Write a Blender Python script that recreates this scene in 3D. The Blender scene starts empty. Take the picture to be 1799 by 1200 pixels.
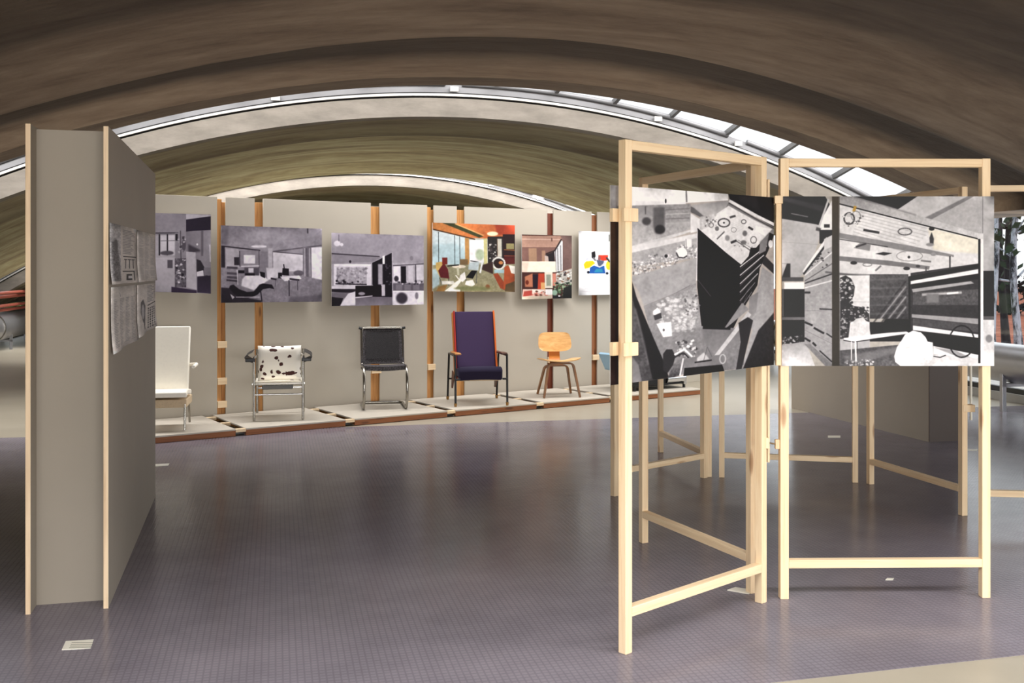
import bpy, bmesh, math, random
import numpy as np
from mathutils import Vector, Matrix

EXPOSURE = 0.35
WORLD_STRENGTH = 1.1
SKY_POWER = (140, 92, 240)
SKY_COLOR = (1.0, 0.965, 0.945)
WINDOW_POWER = 130
GABLE_FILL_POWER = 1150
random.seed(7)
rng = np.random.RandomState(7)
sc = bpy.context.scene
col = sc.collection

# ------------------------------------------------------------------ camera, world, lights
cam_d = bpy.data.cameras.new('camera')
cam = bpy.data.objects.new('camera', cam_d); col.objects.link(cam)
cam.location = (0, 0, 1.55); cam.rotation_euler = (math.radians(90), 0, 0)
cam_d.sensor_width = 36.0; cam_d.lens = 36.0; cam_d.shift_y = -125 / 1799
cam_d.clip_end = 300
sc.camera = cam

sc.view_settings.view_transform = 'Standard'
sc.view_settings.look = 'None'
sc.view_settings.gamma = 1.0
sc.view_settings.use_curve_mapping = False
sc.view_settings.exposure = EXPOSURE
sc.cycles.use_denoising = True
sc.cycles.max_bounces = 8
sc.cycles.diffuse_bounces = 5
sc.cycles.sample_clamp_indirect = 6.0
sc.cycles.caustics_reflective = False
sc.cycles.caustics_refractive = False

world = bpy.data.worlds.new('overcast_sky'); sc.world = world
world.use_nodes = True
wb = world.node_tree.nodes['Background']
wb.inputs[0].default_value = (0.93, 0.96, 1.0, 1); wb.inputs[1].default_value = WORLD_STRENGTH

TH = math.radians(13)
D2 = (math.cos(TH), math.sin(TH)); N2 = (-math.sin(TH), math.cos(TH))
def uv(u, v, z=0.0):                      # roof frame (u across the span, v along the hall) to world
    return Vector((u * D2[0] + v * N2[0], u * D2[1] + v * N2[1], z))

# arches: (v, u0, z0, R) of the underside at each line along the hall
def arch_z(u, a):
    return a[1] - (u - a[0]) ** 2 / (2 * a[2])
A_RIM = (2.08, 3.37, 11.75)
A_TOP = (2.08, 3.575, 11.9)
A_EDGE = (2.19, 3.48, 12.2)
SKY_V = [(0.5, 2.0), (10.5, 12.0), (20.5, 22.0)]   # the three rooflights, near side and far side of each

def area(name, loc, target, sx, sy, power, color):
    l = bpy.data.lights.new(name, 'AREA'); l.shape = 'RECTANGLE'; l.size = sx; l.size_y = sy
    l.energy = power; l.color = color
    o = bpy.data.objects.new(name, l); col.objects.link(o)
    o.location = loc
    d = (Vector(target) - Vector(loc)).normalized()
    z = -d; x = Vector((D2[0], D2[1], 0)); x = (x - z * x.dot(z)).normalized(); y = z.cross(x)
    o.rotation_euler = Matrix((x, y, z)).transposed().to_euler()
    return o
# daylight falling through each rooflight: a row of panels of sky just above the glass
for k, (va, vb) in enumerate(SKY_V):
    vm = va + 0.45 if k < 2 else vb - 0.42
    for j, um in enumerate((-3.2, -0.6, 2.0, 4.6, 7.0)):
        zz = arch_z(um, A_EDGE) + 0.85
        slope = -(um - A_EDGE[0]) / A_EDGE[2]
        tgt = uv(um + slope * 3.0, vm, zz - 3.0)
        area('daylight', uv(um, vm, zz), tgt, 2.5, 0.7, SKY_POWER[k], SKY_COLOR)
# daylight through the window bands at the sides
area('daylight_window', uv(8.9, 9.0, 1.3), uv(0, 9.0, 1.0), 18.0, 1.6, WINDOW_POWER, (0.93, 0.97, 1.0)).rotation_euler = \
    Matrix((Vector((N2[0], N2[1], 0)), Vector((0, 0, 1)), Vector((D2[0], D2[1], 0)))).transposed().to_euler()

# frontal fill added behind the camera, shining through an invented glazed gable
area('gable_fill', uv(1.3, -9.35, 1.9), uv(1.3, 12.0, 1.7), 11.0, 2.6, GABLE_FILL_POWER, SKY_COLOR)

# ------------------------------------------------------------------ helpers
def P(px, py, Y):
    return Vector(((px - 900) / 1799 * Y, Y, 1.55 - (py - 475) / 1799 * Y))
def floor_pt(px, py, z=0.0):
    Y = 1799 * (1.55 - z) / (py - 475)
    return Vector(((px - 900) / 1799 * Y, Y, z))

def props(o, label=None, cat=None, group=None, kind=None):
    if label: o['label'] = label
    if cat: o['category'] = cat
    if group: o['group'] = group
    if kind: o['kind'] = kind
    return o
def place(o, parent, M=None):
    """M: world matrix wanted for the object."""
    col.objects.link(o)
    M = M if M is not None else Matrix.Identity(4)
    if parent is not None:
        o.parent = parent
        o.matrix_parent_inverse = Matrix.Identity(4)
        W = Matrix.Identity(4); p = parent; chain = []
        while p is not None: chain.append(p); p = p.parent
        for p in reversed(chain): W = W @ p.matrix_basis
        o.matrix_basis = W.inverted() @ M
    else:
        o.matrix_basis = M
    return o
def empty(name, loc, label, cat, group=None, rz=0.0):
    o = bpy.data.objects.new(name, None); col.objects.link(o)
    o.empty_display_size = 0.1
    o.matrix_basis = Matrix.Translation(Vector(loc)) @ Matrix.Rotation(rz, 4, 'Z')
    return props(o, label, cat, group)

class MB:
    def __init__(s): s.v = []; s.f = []; s.m = []; s.uv = None
    def add(s, vs, fs, mi=0):
        n = len(s.v); s.v += [tuple(x) for x in vs]; s.f += [tuple(i + n for i in f) for f in fs]; s.m += [mi] * len(fs); return s
    def box(s, c, size, M=None, mi=0):
        x, y, z = [k / 2 for k in size]
        vs = [Vector((sx * x, sy * y, sz * z)) for sz in (-1, 1) for sy in (-1, 1) for sx in (-1, 1)]
        if M is not None: vs = [M @ w for w in vs]
        vs = [w + Vector(c) for w in vs]
        return s.add(vs, [(0, 2, 3, 1), (4, 5, 7, 6), (0, 1, 5, 4), (2, 6, 7, 3), (0, 4, 6, 2), (1, 3, 7, 5)], mi)
    def tube(s, pts, r, n=12, closed=False, mi=0, caps=True):
        pts = [Vector(p) for p in pts]; m = len(pts)
        rs = r if isinstance(r, (list, tuple)) else [r] * m
        T = []
        for i in range(m):
            a = pts[(i - 1) % m] if (closed or i > 0) else pts[i]
            b = pts[(i + 1) % m] if (closed or i < m - 1) else pts[i]
            T.append((b - a).normalized())
        ref = Vector((0, 0, 1)) if abs(T[0].z) < 0.9 else Vector((1, 0, 0))
        U = (ref - T[0] * ref.dot(T[0])).normalized()
        vs = []; fs = []
        for i in range(m):
            U = (U - T[i] * U.dot(T[i])).normalized(); W = T[i].cross(U)
            for k in range(n):
                a = 2 * math.pi * k / n
                vs.append(pts[i] + (U * math.cos(a) + W * math.sin(a)) * rs[i])
        for i in range(m if closed else m - 1):
            for k in range(n):
                a, b = i * n + k, i * n + (k + 1) % n
                c, d = ((i + 1) % m) * n + (k + 1) % n, ((i + 1) % m) * n + k
                fs.append((a, b, c, d))
        if caps and not closed:
            fs.append(tuple(reversed(range(n)))); fs.append(tuple((m - 1) * n + k for k in range(n)))
        return s.add(vs, fs, mi)
    def grid(s, fn, nu, nv, thick=None, mi=0):
        """fn(i/nu, j/nv)->Vector top; thick: vector function for the other side."""
        top = [[Vector(fn(i / nu, j / nv)) for j in range(nv + 1)] for i in range(nu + 1)]
        vs = [w for r in top for w in r]; fs = []
        def I(i, j): return i * (nv + 1) + j
        for i in range(nu):
            for j in range(nv): fs.append((I(i, j), I(i + 1, j), I(i + 1, j + 1), I(i, j + 1)))
        if thick is not None:
            n0 = len(vs); vs += [w + Vector(thick(i / nu, j / nv)) for i, r in enumerate(top) for j, w in enumerate(r)]
            for i in range(nu):
                for j in range(nv): fs.append(tuple(n0 + q for q in (I(i, j + 1), I(i + 1, j + 1), I(i + 1, j), I(i, j))))
            for i in range(nu):
                fs.append((I(i + 1, 0), I(i, 0), n0 + I(i, 0), n0 + I(i + 1, 0)))
                fs.append((I(i, nv), I(i + 1, nv), n0 + I(i + 1, nv), n0 + I(i, nv)))
            for j in range(nv):
                fs.append((I(0, j), I(0, j + 1), n0 + I(0, j + 1), n0 + I(0, j)))
                fs.append((I(nu, j + 1), I(nu, j), n0 + I(nu, j), n0 + I(nu, j + 1)))
        return s.add(vs, fs, mi)
    def build(s, name, mats, parent=None, M=None, smooth=False, bevel=0.0, segs=2, subsurf=0, world=True, angle=None):
        me = bpy.data.meshes.new(name)
        me.from_pydata(s.v, [], s.f)
        mats = mats if isinstance(mats, (list, tuple)) else [mats]
        for m in mats: me.materials.append(m)
        me.polygons.foreach_set('material_index', s.m)
        if smooth: me.polygons.foreach_set('use_smooth', [True] * len(s.f))
        me.update()
        bm = bmesh.new(); bm.from_mesh(me); bmesh.ops.recalc_face_normals(bm, faces=bm.faces[:]); bm.to_mesh(me); bm.free()
        if smooth and angle is not None: me.set_sharp_from_angle(angle=math.radians(angle))
        o = bpy.data.objects.new(name, me)
        if parent is not None and not world:
            col.objects.link(o); o.parent = parent
        else:
            place(o, parent, M)
        if bevel > 0:
            b = o.modifiers.new('bevel', 'BEVEL'); b.width = bevel; b.segments = segs; b.limit_method = 'ANGLE'; b.angle_limit = math.radians(40)
        if subsurf:
            b = o.modifiers.new('subsurf', 'SUBSURF'); b.levels = subsurf; b.render_levels = subsurf
        return o

def timber(name, p0, p1, w, d, mat, parent=None, side=None, bevel=0.0025):
    """A squared length of wood from p0 to p1, grain along its local Z; side: direction of its width w."""
    p0, p1 = Vector(p0), Vector(p1); L = (p1 - p0).length
    z = (p1 - p0).normalized()
    x = Vector(side if side is not None else (1, 0, 0)); x = (x - z * x.dot(z)).normalized(); y = z.cross(x)
    M = Matrix((x, y, z)).transposed().to_4x4(); M.translation = p0
    return MB().box((0, 0, L / 2), (w, d, L)).build(name, mat, parent, M, bevel=bevel)

def arc(c, r, a0, a1, n, ax, ay):
    c, ax, ay = Vector(c), Vector(ax), Vector(ay)
    return [c + ax * (r * math.cos(a0 + (a1 - a0) * i / n)) + ay * (r * math.sin(a0 + (a1 - a0) * i / n)) for i in range(n + 1)]
def fillet(pts, r, n=6):
    """Round the inner corners of a polyline."""
    pts = [Vector(p) for p in pts]; out = [pts[0]]
    for i in range(1, len(pts) - 1):
        a, b, c = pts[i - 1], pts[i], pts[i + 1]
        d1 = (a - b).normalized(); d2 = (c - b).normalized()
        ang = d1.angle(d2); t = min(r / math.tan(ang / 2), (a - b).length * 0.49, (c - b).length * 0.49)
        s, e = b + d1 * t, b + d2 * t
        for k in range(n + 1):
            q = k / n
            out.append((1 - q) ** 2 * s + 2 * q * (1 - q) * b + q * q * e)
    out.append(pts[-1]); return out

# ------------------------------------------------------------------ materials
def srgb(r, g, b):
    f = lambda c: (c / 255 / 12.92) if c <= 10 else ((c / 255 + 0.055) / 1.055) ** 2.4
    return (f(r), f(g), f(b), 1)
class NT:
    def __init__(s, name):
        s.m = bpy.data.materials.new(name); s.m.use_nodes = True; s.t = s.m.node_tree
        s.b = s.t.nodes['Principled BSDF']; s.o = s.t.nodes['Material Output']
    def n(s, kind, **kw):
        nd = s.t.nodes.new(kind)
        for k, v in kw.items():
            if hasattr(nd, k): setattr(nd, k, v)
            else: nd.inputs[k.replace('_', ' ')].default_value = v
        return nd
    def l(s, a, b): s.t.links.new(a, b); return s
    def ramp(s, fac, stops):
        r = s.t.nodes.new('ShaderNodeValToRGB'); e = r.color_ramp.elements
        while len(e) < len(stops): e.new(0.5)
        for k, (p, c) in enumerate(stops): e[k].position = p; e[k].color = c
        s.l(fac, r.inputs[0]); return r.outputs[0]
    def coords(s, kind='Object', scale=(1, 1, 1), rot=(0, 0, 0), loc=(0, 0, 0), rand=False):
        tc = s.t.nodes.new('ShaderNodeTexCoord'); mp = s.t.nodes.new('ShaderNodeMapping')
        mp.inputs['Scale'].default_value = scale; mp.inputs['Rotation'].default_value = rot; mp.inputs['Location'].default_value = loc
        s.l(tc.outputs[kind], mp.inputs[0])
        if rand:
            oi = s.t.nodes.new('ShaderNodeObjectInfo'); ml = s.n('ShaderNodeMath', operation='MULTIPLY'); ml.inputs[1].default_value = 37.0
            s.l(oi.outputs['Random'], ml.inputs[0]); ad = s.n('ShaderNodeVectorMath', operation='ADD')
            s.l(mp.outputs[0], ad.inputs[0]); s.l(ml.outputs[0], ad.inputs[1]); return ad.outputs[0]
        return mp.outputs[0]
    def noise(s, vec, scale, detail=4, rough=0.55, dist=0.0):
        nd = s.t.nodes.new('ShaderNodeTexNoise'); nd.inputs['Scale'].default_value = scale; nd.inputs['Detail'].default_value = detail
        nd.inputs['Roughness'].default_value = rough; nd.inputs['Distortion'].default_value = dist
        s.l(vec, nd.inputs['Vector']); return nd.outputs['Fac']
    def mix(s, fac, a, b, mode='MIX'):
        nd = s.t.nodes.new('ShaderNodeMix'); nd.data_type = 'RGBA'; nd.blend_type = mode
        for sock, val in ((nd.inputs[0], fac), (nd.inputs[6], a), (nd.inputs[7], b)):
            if hasattr(val, 'links'): s.l(val, sock)
            else: sock.default_value = val
        return nd.outputs[2]
    def bump(s, h, strength=0.2, dist=0.01):
        nd = s.t.nodes.new('ShaderNodeBump'); nd.inputs['Strength'].default_value = strength; nd.inputs['Distance'].default_value = dist
        s.l(h, nd.inputs['Height']); s.l(nd.outputs[0], s.b.inputs['Normal']); return s
    def color(s, c):
        if hasattr(c, 'links'): s.l(c, s.b.inputs['Base Color'])
        else: s.b.inputs['Base Color'].default_value = c
        return s
    def set(s, **kw):
        for k, v in kw.items(): s.b.inputs[k.replace('_', ' ')].default_value = v
        return s
    def math(s, op, a, b=None, clamp=False):
        nd = s.n('ShaderNodeMath', operation=op, use_clamp=clamp)
        for sock, val in ((nd.inputs[0], a), (nd.inputs[1], b)):
            if val is None: continue
            if hasattr(val, 'links'): s.l(val, sock)
            else: sock.default_value = val
        return nd.outputs[0]

def plain(name, rgb, rough=0.6, metal=0.0, vary=0.06, scale=6.0, bump=0.0, bscale=60, coat=0.0):
    t = NT(name); c = srgb(*rgb); v = t.coords('Object')
    n = t.noise(v, scale)
    lo = tuple(x * (1 - vary) for x in c[:3]) + (1,); hi = tuple(min(1, x * (1 + vary)) for x in c[:3]) + (1,)
    t.color(t.ramp(n, [(0.3, lo), (0.7, hi)])).set(Roughness=rough, Metallic=metal, Coat_Weight=coat)
    if bump: t.bump(t.noise(v, bscale, 3), bump, 0.005)
    return t.m

def pine(name, light, dark, knot, rough=0.55):
    t = NT(name); v = t.coords('Object', scale=(30, 30, 1.3), rand=True)
    g = t.noise(v, 1.6, 5, 0.6, 0.6)
    v2 = t.coords('Object', scale=(9, 9, 2.2), rand=True)
    vo = t.n('ShaderNodeTexVoronoi'); vo.inputs['Scale'].default_value = 1.1; t.l(v2, vo.inputs['Vector'])
    k = t.ramp(vo.outputs['Distance'], [(0.0, (1, 1, 1, 1)), (0.10, (0.75, 0.75, 0.75, 1)), (0.17, (0, 0, 0, 1))])
    base = t.ramp(g, [(0.25, srgb(*dark)), (0.55, srgb(*light)), (0.85, srgb(*light))])
    kk = t.math('MULTIPLY', k, 0.8)
    t.color(t.mix(kk, base, srgb(*knot))).set(Roughness=rough)
    t.bump(g, 0.08, 0.002)
    return t.m
M_pine = pine('pine', (244, 218, 180), (226, 192, 148), (156, 104, 62))
M_pine_warm = pine('pine_aged', (206, 150, 88), (172, 108, 54), (96, 46, 22))
M_pine_red = pine('pine_red_brown', (112, 52, 30), (84, 34, 20), (50, 20, 12))
M_pine_brown = pine('pine_brown', (150, 92, 52), (118, 66, 34), (60, 28, 14))
M_ply_edge = pine('plywood_edge', (232, 206, 172), (206, 176, 140), (216, 186, 150))
M_painted = plain('painted_board', (154, 145, 132), 0.62, vary=0.035, scale=1.5, bump=0.04, bscale=120)
M_painted_shade = plain('painted_board_shade', (84, 74, 69), 0.62, vary=0.035, scale=1.5)
M_wallboard = plain('wall_board', (182, 174, 160), 0.62, vary=0.03, scale=1.2, bump=0.03, bscale=150)
M_platform = plain('platform_top', (188, 180, 167), 0.6, vary=0.04, scale=5)
M_chrome = plain('chrome', (200, 200, 200), 0.16, 1.0, vary=0.02)
M_chrome_dark = plain('chrome_worn', (150, 146, 138), 0.22, 1.0, vary=0.05)
M_black = plain('black_steel', (18, 18, 20), 0.4, 0.2)
M_card = plain('label_card', (232, 228, 214), 0.5, vary=0.02)
M_edge_white = plain('foamboard_edge', (206, 202, 198), 0.6, vary=0.02)
M_dark_gap = plain('dark_seal_and_gap', (14, 12, 12), 0.8)
M_alu = plain('aluminium_sheet', (118, 118, 120), 0.5, 0.2, vary=0.10, scale=2.0)
M_bar = plain('glazing_bar_grey', (96, 96, 96), 0.5, 0.2)
M_alu_white = plain('white_gutter', (176, 174, 170), 0.4, vary=0.02)
M_duct = plain('duct_steel', (168, 168, 172), 0.33, 0.85, vary=0.14, scale=1.7)
M_red_pipe = plain('red_pipe', (122, 58, 44), 0.5)
M_winframe = plain('window_frame_steel', (60, 60, 58), 0.5)

# concrete of the vaults: object coordinates are the roof frame (x = u, y = v)
def concrete(name, cols, stops, rough=0.85):
    t = NT(name)
    streak = t.noise(t.coords('Object', scale=(0.30, 1.9, 1.9)), 1.5, 6, 0.55, 0.7)
    fine = t.noise(t.coords('Object', scale=(1.5, 5.0, 5.0)), 2.0, 6, 0.65)
    big = t.noise(t.coords('Object', scale=(0.10, 0.55, 0.55), loc=(3, 1, 0)), 1.3, 3)
    c1 = t.ramp(streak, [(0.28, srgb(*cols[0])), (0.46, srgb(*cols[1])), (0.62, srgb(*cols[2])), (0.8, srgb(*cols[3]))])
    c2 = t.mix(0.35, c1, t.ramp(fine, [(0.3, srgb(*cols[0])), (0.7, srgb(*cols[2]))]))
    # darker bands that run across the vault on its folds
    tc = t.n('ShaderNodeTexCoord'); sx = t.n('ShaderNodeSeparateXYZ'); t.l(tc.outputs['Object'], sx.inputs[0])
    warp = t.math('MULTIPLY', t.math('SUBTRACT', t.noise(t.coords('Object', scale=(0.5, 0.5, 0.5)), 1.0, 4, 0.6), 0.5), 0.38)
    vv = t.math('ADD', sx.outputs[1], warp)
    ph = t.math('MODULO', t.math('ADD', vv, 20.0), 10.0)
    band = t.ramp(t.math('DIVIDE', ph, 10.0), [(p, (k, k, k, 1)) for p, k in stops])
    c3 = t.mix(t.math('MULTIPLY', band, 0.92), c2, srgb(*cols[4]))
    t.color(c3).set(Roughness=rough)
    t.bump(fine, 0.5, 0.03)
    return t.m
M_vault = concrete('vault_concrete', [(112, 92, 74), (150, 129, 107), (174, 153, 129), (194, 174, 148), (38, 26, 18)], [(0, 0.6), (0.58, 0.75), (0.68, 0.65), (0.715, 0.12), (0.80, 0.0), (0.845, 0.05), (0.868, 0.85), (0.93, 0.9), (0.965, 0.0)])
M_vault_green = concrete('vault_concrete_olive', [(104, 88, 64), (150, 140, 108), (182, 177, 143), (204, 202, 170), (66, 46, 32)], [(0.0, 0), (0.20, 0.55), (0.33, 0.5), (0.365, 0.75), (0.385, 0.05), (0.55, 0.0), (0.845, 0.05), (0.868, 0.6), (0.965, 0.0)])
def rim_concrete():
    t = NT('rim_concrete'); n = t.noise(t.coords('Object', scale=(1, 1, 3)), 2.5, 6, 0.65)
    t.color(t.ramp(n, [(0.3, srgb(96, 90, 82)), (0.7, srgb(122, 115, 106))])).set(Roughness=0.8)
    t.bump(n, 0.2, 0.01); return t.m
M_rim = rim_concrete()

def glass(name, tint=(0.97, 0.98, 0.98, 1), spec=0.12):
    t = NT(name); t.t.nodes.remove(t.b)
    tr = t.n('ShaderNodeBsdfTransparent'); tr.inputs[0].default_value = tint
    gl = t.n('ShaderNodeBsdfGlossy'); gl.inputs['Roughness'].default_value = 0.03
    nz = t.noise(t.coords('Object'), 2.0); mx = t.n('ShaderNodeMixShader')
    t.l(t.math('MULTIPLY', nz, spec), mx.inputs[0]); t.l(tr.outputs[0], mx.inputs[1]); t.l(gl.outputs[0], mx.inputs[2])
    t.l(mx.outputs[0], t.o.inputs[0]); return t.m
M_glass = glass('window_glass')

# pale poured floor
def pale_floor():
    t = NT('pale_floor'); n = t.noise(t.coords('Object', scale=(1, 1, 1)), 0.8, 6, 0.6)
    t.color(t.ramp(n, [(0.3, srgb(152, 144, 128)), (0.7, srgb(170, 162, 146))])).set(Roughness=0.3)
    t.b.inputs['Specular IOR Level'].default_value = 0.4
    t.bump(t.noise(t.coords('Object'), 3.0, 3), 0.03, 0.02); return t.m
M_floor = pale_floor()
# dark rubber with small square studs
def rubber():
    t = NT('studded_rubber')
    tc = t.n('ShaderNodeTexCoord'); sx = t.n('ShaderNodeSeparateXYZ'); t.l(tc.outputs['Object'], sx.inputs[0])
    pitch = 0.027
    def tri(o):
        f = t.math('FRACT', t.math('DIVIDE', o, pitch)); return t.math('ABSOLUTE', t.math('SUBTRACT', f, 0.5))
    d = t.math('MAXIMUM', tri(sx.outputs[0]), tri(sx.outputs[1]))
    mr = t.n('ShaderNodeMapRange', interpolation_type='SMOOTHSTEP'); mr.inputs['From Min'].default_value = 0.30; mr.inputs['From Max'].default_value = 0.44
    mr.inputs['To Min'].default_value = 1.0; mr.inputs['To Max'].default_value = 0.0
    t.l(d, mr.inputs['Value']); stud = mr.outputs['Result']
    n = t.noise(t.coords('Object', scale=(1, 1, 1)), 1.1, 6, 0.66)
    n2 = t.noise(t.coords('Object'), 9.0, 5, 0.7)
    base = t.ramp(n, [(0.3, srgb(104, 99, 108)), (0.7, srgb(136, 129, 138))])
    base = t.mix(t.math('MULTIPLY', n2, 0.25), base, srgb(128, 121, 125))
    t.color(t.mix(t.math('MULTIPLY', t.math('SUBTRACT', 1.0, stud), 0.26), base, srgb(62, 57, 66)))
    r = t.math('ADD', t.math('MULTIPLY', n2, 0.14), 0.10); t.l(r, t.b.inputs['Roughness'])
    t.b.inputs['Specular IOR Level'].default_value = 0.38
    t.b.inputs['IOR'].default_value = 1.24
    t.bump(stud, 0.22, 0.0010)
    return t.m
M_rubber = rubber()
# ------------------------------------------------------------------ the hall
RF = Matrix.Rotation(TH, 4, 'Z')            # roof frame as an object matrix: local x = u, local y = v
def struct(o): o['kind'] = 'structure'; return o
U0, U1 = -5.6, 7.75
VN, VF = -9.0, 31.0

struct(MB().box((1.3, 11.0, -0.06), (16.0, 41.0, 0.12)).build('floor', M_floor, M=RF))
# rubber strip laid over the pale floor (3 mm proud); its edges run a little off the hall's axis
rub = [floor_pt(1372, 1198), floor_pt(1799, 1151), floor_pt(1234, 731), floor_pt(0, 770)]
a, b, c, d = rub
dn = (b - a).normalized(); df = (c - d).normalized()
q = [a - dn * 7.5, b + dn * 6.2, c + df * 7.5, d - df * 1.55]
loc = [RF.inverted() @ p for p in q]
rb = MB(); rb.add([(p.x, p.y, 0.0) for p in loc] + [(p.x, p.y, 0.003) for p in loc], [(3, 2, 1, 0), (4, 5, 6, 7), (0, 1, 5, 4), (1, 2, 6, 5), (2, 3, 7, 6), (3, 0, 4, 7)])
props(rb.build('rubber_flooring', M_rubber, M=RF), 'dark grey studded rubber flooring strip laid across the pale hall floor', 'flooring', kind='structure')

def lerp(a, b, t): return tuple(x + (y - x) * t for x, y in zip(a, b))
def sstep(a, b, x):
    x = min(1, max(0, (x - a) / (b - a))); return x * x * (3 - 2 * x)
def shell_z(u, v, v0, v1):
    t = (v - v0) / (v1 - v0)
    z = arch_z(u, lerp(A_RIM, A_EDGE, t))
    z += 0.10 * math.sin(math.pi * t) ** 2 * math.cos((u - 2.1) / 6.5)     # the vault swells a little between its rims
    w = v - (v0 - 2.0) + 0.12 * math.sin(u * 0.8)                          # bay coordinate 2..10.5
    z += -0.07 * (sstep(3.2, 3.6, w) - sstep(3.7, 4.3, w))
    z += 0.030 * math.sin((w - 4.2) * 2.6 + 0.25 * u) * sstep(4.0, 5.0, w) * (1 - sstep(8.0, 8.6, w))
    z += 0.10 * (sstep(8.45, 8.75, w) - sstep(9.35, 9.9, w))
    return z
def shell(v0, v1, mat, name='ceiling'):
    nu, nv = 90, 110
    def f(i, j):
        u = U0 + (U1 - U0) * i; v = v0 + (v1 - v0) * j
        return (u, v, shell_z(u, v, v0, v1))
    m = MB().grid(f, nu, nv, thick=lambda i, j: (0, 0, 0.14))
    return struct(m.build(name, mat, M=RF, smooth=True, angle=50))
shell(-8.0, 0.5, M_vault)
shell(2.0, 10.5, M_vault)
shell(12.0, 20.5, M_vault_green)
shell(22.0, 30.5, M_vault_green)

def band(v, zlo, zhi, dv, mat, name, parent=None, n=80, u0=U0, u1=U1, dvhi=None):
    """A curved band that follows the arch: zlo/zhi are functions of u, dv its depth along the hall."""
    m = MB(); vs = []; fs = []
    dvhi = 0 if dvhi is None else dvhi
    for i in range(n + 1):
        u = u0 + (u1 - u0) * i / n; a, b = zlo(u), zhi(u)
        vs += [(u, v, a), (u, v + dv, a), (u, v + dv + dvhi, b), (u, v + dvhi, b)]
    for i in range(n):
        k = 4 * i
        for e in range(4):
            fs.append((k + e, k + (e + 1) % 4, k + 4 + (e + 1) % 4, k + 4 + e))
    fs += [(3, 2, 1, 0), (4 * n, 4 * n + 1, 4 * n + 2, 4 * n + 3)]
    m.add(vs, fs); return m.build(name, mat, parent, M=RF)
def top(u): return arch_z(u, A_TOP)
for k, (va, vb) in enumerate(SKY_V):
    # fascia beam on the far side of the rooflight, with its seals, gutter rail and aluminium upstand above
    beam = struct(band(vb - 0.10, lambda u: arch_z(u, A_RIM) - 0.015, lambda u: top(u), 0.22, M_rim, 'trim_%d' % (k + 1)))
    band(vb - 0.06, lambda u: top(u), lambda u: top(u) + 0.022, 0.16, M_dark_gap, 'seal', beam)
    band(vb - 0.12, lambda u: top(u) + 0.022, lambda u: top(u) + 0.050, 0.2, M_alu_white, 'gutter_rail', beam)
    band(vb - 0.08, lambda u: top(u) + 0.050, lambda u: top(u) + 0.070, 0.2, M_dark_gap, 'seal', beam)
    band(vb - 0.05, lambda u: top(u) + 0.070, lambda u: top(u) + 0.175, 0.12, M_alu, 'upstand', beam)
    # rolled edge of the upstand, in lengths with gaps at the joints
    for j, (s, e) in enumerate(((U0, -3.0), (-2.97, 1.95), (2.15, 5.55), (5.8, U1))):
        pts = [(s + (e - s) * i / 24, vb - 0.06, top(s + (e - s) * i / 24) + 0.18) for i in range(25)]
        MB().tube(pts, 0.03, 10).build('rolled_edge', M_alu, beam, M=RF, smooth=True, angle=50)
    for ub in (0.0, 2.05, 4.6, 5.67):
        MB().box((ub, vb - 0.09, top(ub) + 0.11), (0.10, 0.03, 0.06)).build('bracket', M_alu_white, beam, M=RF, bevel=0.004)
    # rooflight: glazing bars and panes sloping up to the back of the nearer vault
    win = bpy.data.objects.new('window_%d' % (k + 1), None); col.objects.link(win); win['kind'] = 'structure'; win.matrix_basis = RF
    n = 18
    for i in range(n + 1):
        u = U0 + (U1 - U0) * i / n
        z0 = top(u) + 0.19; z1 = arch_z(u, A_EDGE) + 0.62
        timber('glazing_bar', RF @ Vector((u, vb - 0.02, z0)), RF @ Vector((u, va - 0.35, z1)), 0.05, 0.06, M_bar, win, side=uv(1, 0), bevel=0)
        if i < n:
            uu = u + (U1 - U0) / n
            y0 = top(uu) + 0.19; y1 = arch_z(uu, A_EDGE) + 0.62
            MB().add([(u + 0.02, vb - 0.02, z0), (uu - 0.02, vb - 0.02, y0), (uu - 0.02, va - 0.35, y1), (u + 0.02, va - 0.35, z1)], [(0, 1, 2, 3)]).build('pane', M_glass, win, M=RF)
    # upstand at the back of the nearer vault
    struct(band(va - 0.40, lambda u: arch_z(u, A_EDGE) + 0.10, lambda u: arch_z(u, A_EDGE) + 0.6, 0.08, M_vault, 'ceiling_upstand'))

# edge slabs along both sides, window bands and end walls
struct(MB().box((8.15, 11, 2.29), (0.95, 41, 0.2)).build('ceiling_edge_slab', M_vault, M=RF))
def side_windows(u, z0, z1, name, step, start=-8.5):
    w = bpy.data.objects.new(name, None); col.objects.link(w); w['kind'] = 'structure'; w.matrix_basis = RF
    MB().box((u, 11, z0 + 0.03), (0.07, 41, 0.06)).build('bottom_rail', M_winframe, w, M=RF)
    MB().box((u, 11, z1 - 0.03), (0.07, 41, 0.06)).build('top_rail', M_winframe, w, M=RF)
    v = start
    while v < 31:
        MB().box((u, v, (z0 + z1) / 2), (0.07, 0.06, z1 - z0 - 0.12)).build('mullion', M_winframe, w, M=RF)
        MB().box((u, v + step / 2, (z0 + z1) / 2), (0.008, step - 0.07, z1 - z0 - 0.13)).build('pane', M_glass, w, M=RF)
        v += step
    return w
side_windows(8.5, 0.10, 2.26, 'window_4', 2.4, -7.0)
struct(MB().box((8.5, 11, 0.05), (0.16, 41, 0.10)).build('baseboard_right', M_alu_white, M=RF))
zl = arch_z(U0, A_RIM)
side_windows(-6.0, 0.10, 0.86, 'window_5', 2.4)
struct(MB().box((-5.98, 11, 0.96), (0.74, 41, 0.18)).build('ceiling_edge_beam', M_vault, M=RF))
struct(MB().box((-6.0, 11, 0.05), (0.16, 41, 0.10)).build('baseboard_left', M_rim, M=RF))
M_endwall = plain('end_wall_plaster', (170, 164, 150), 0.8)
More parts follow.
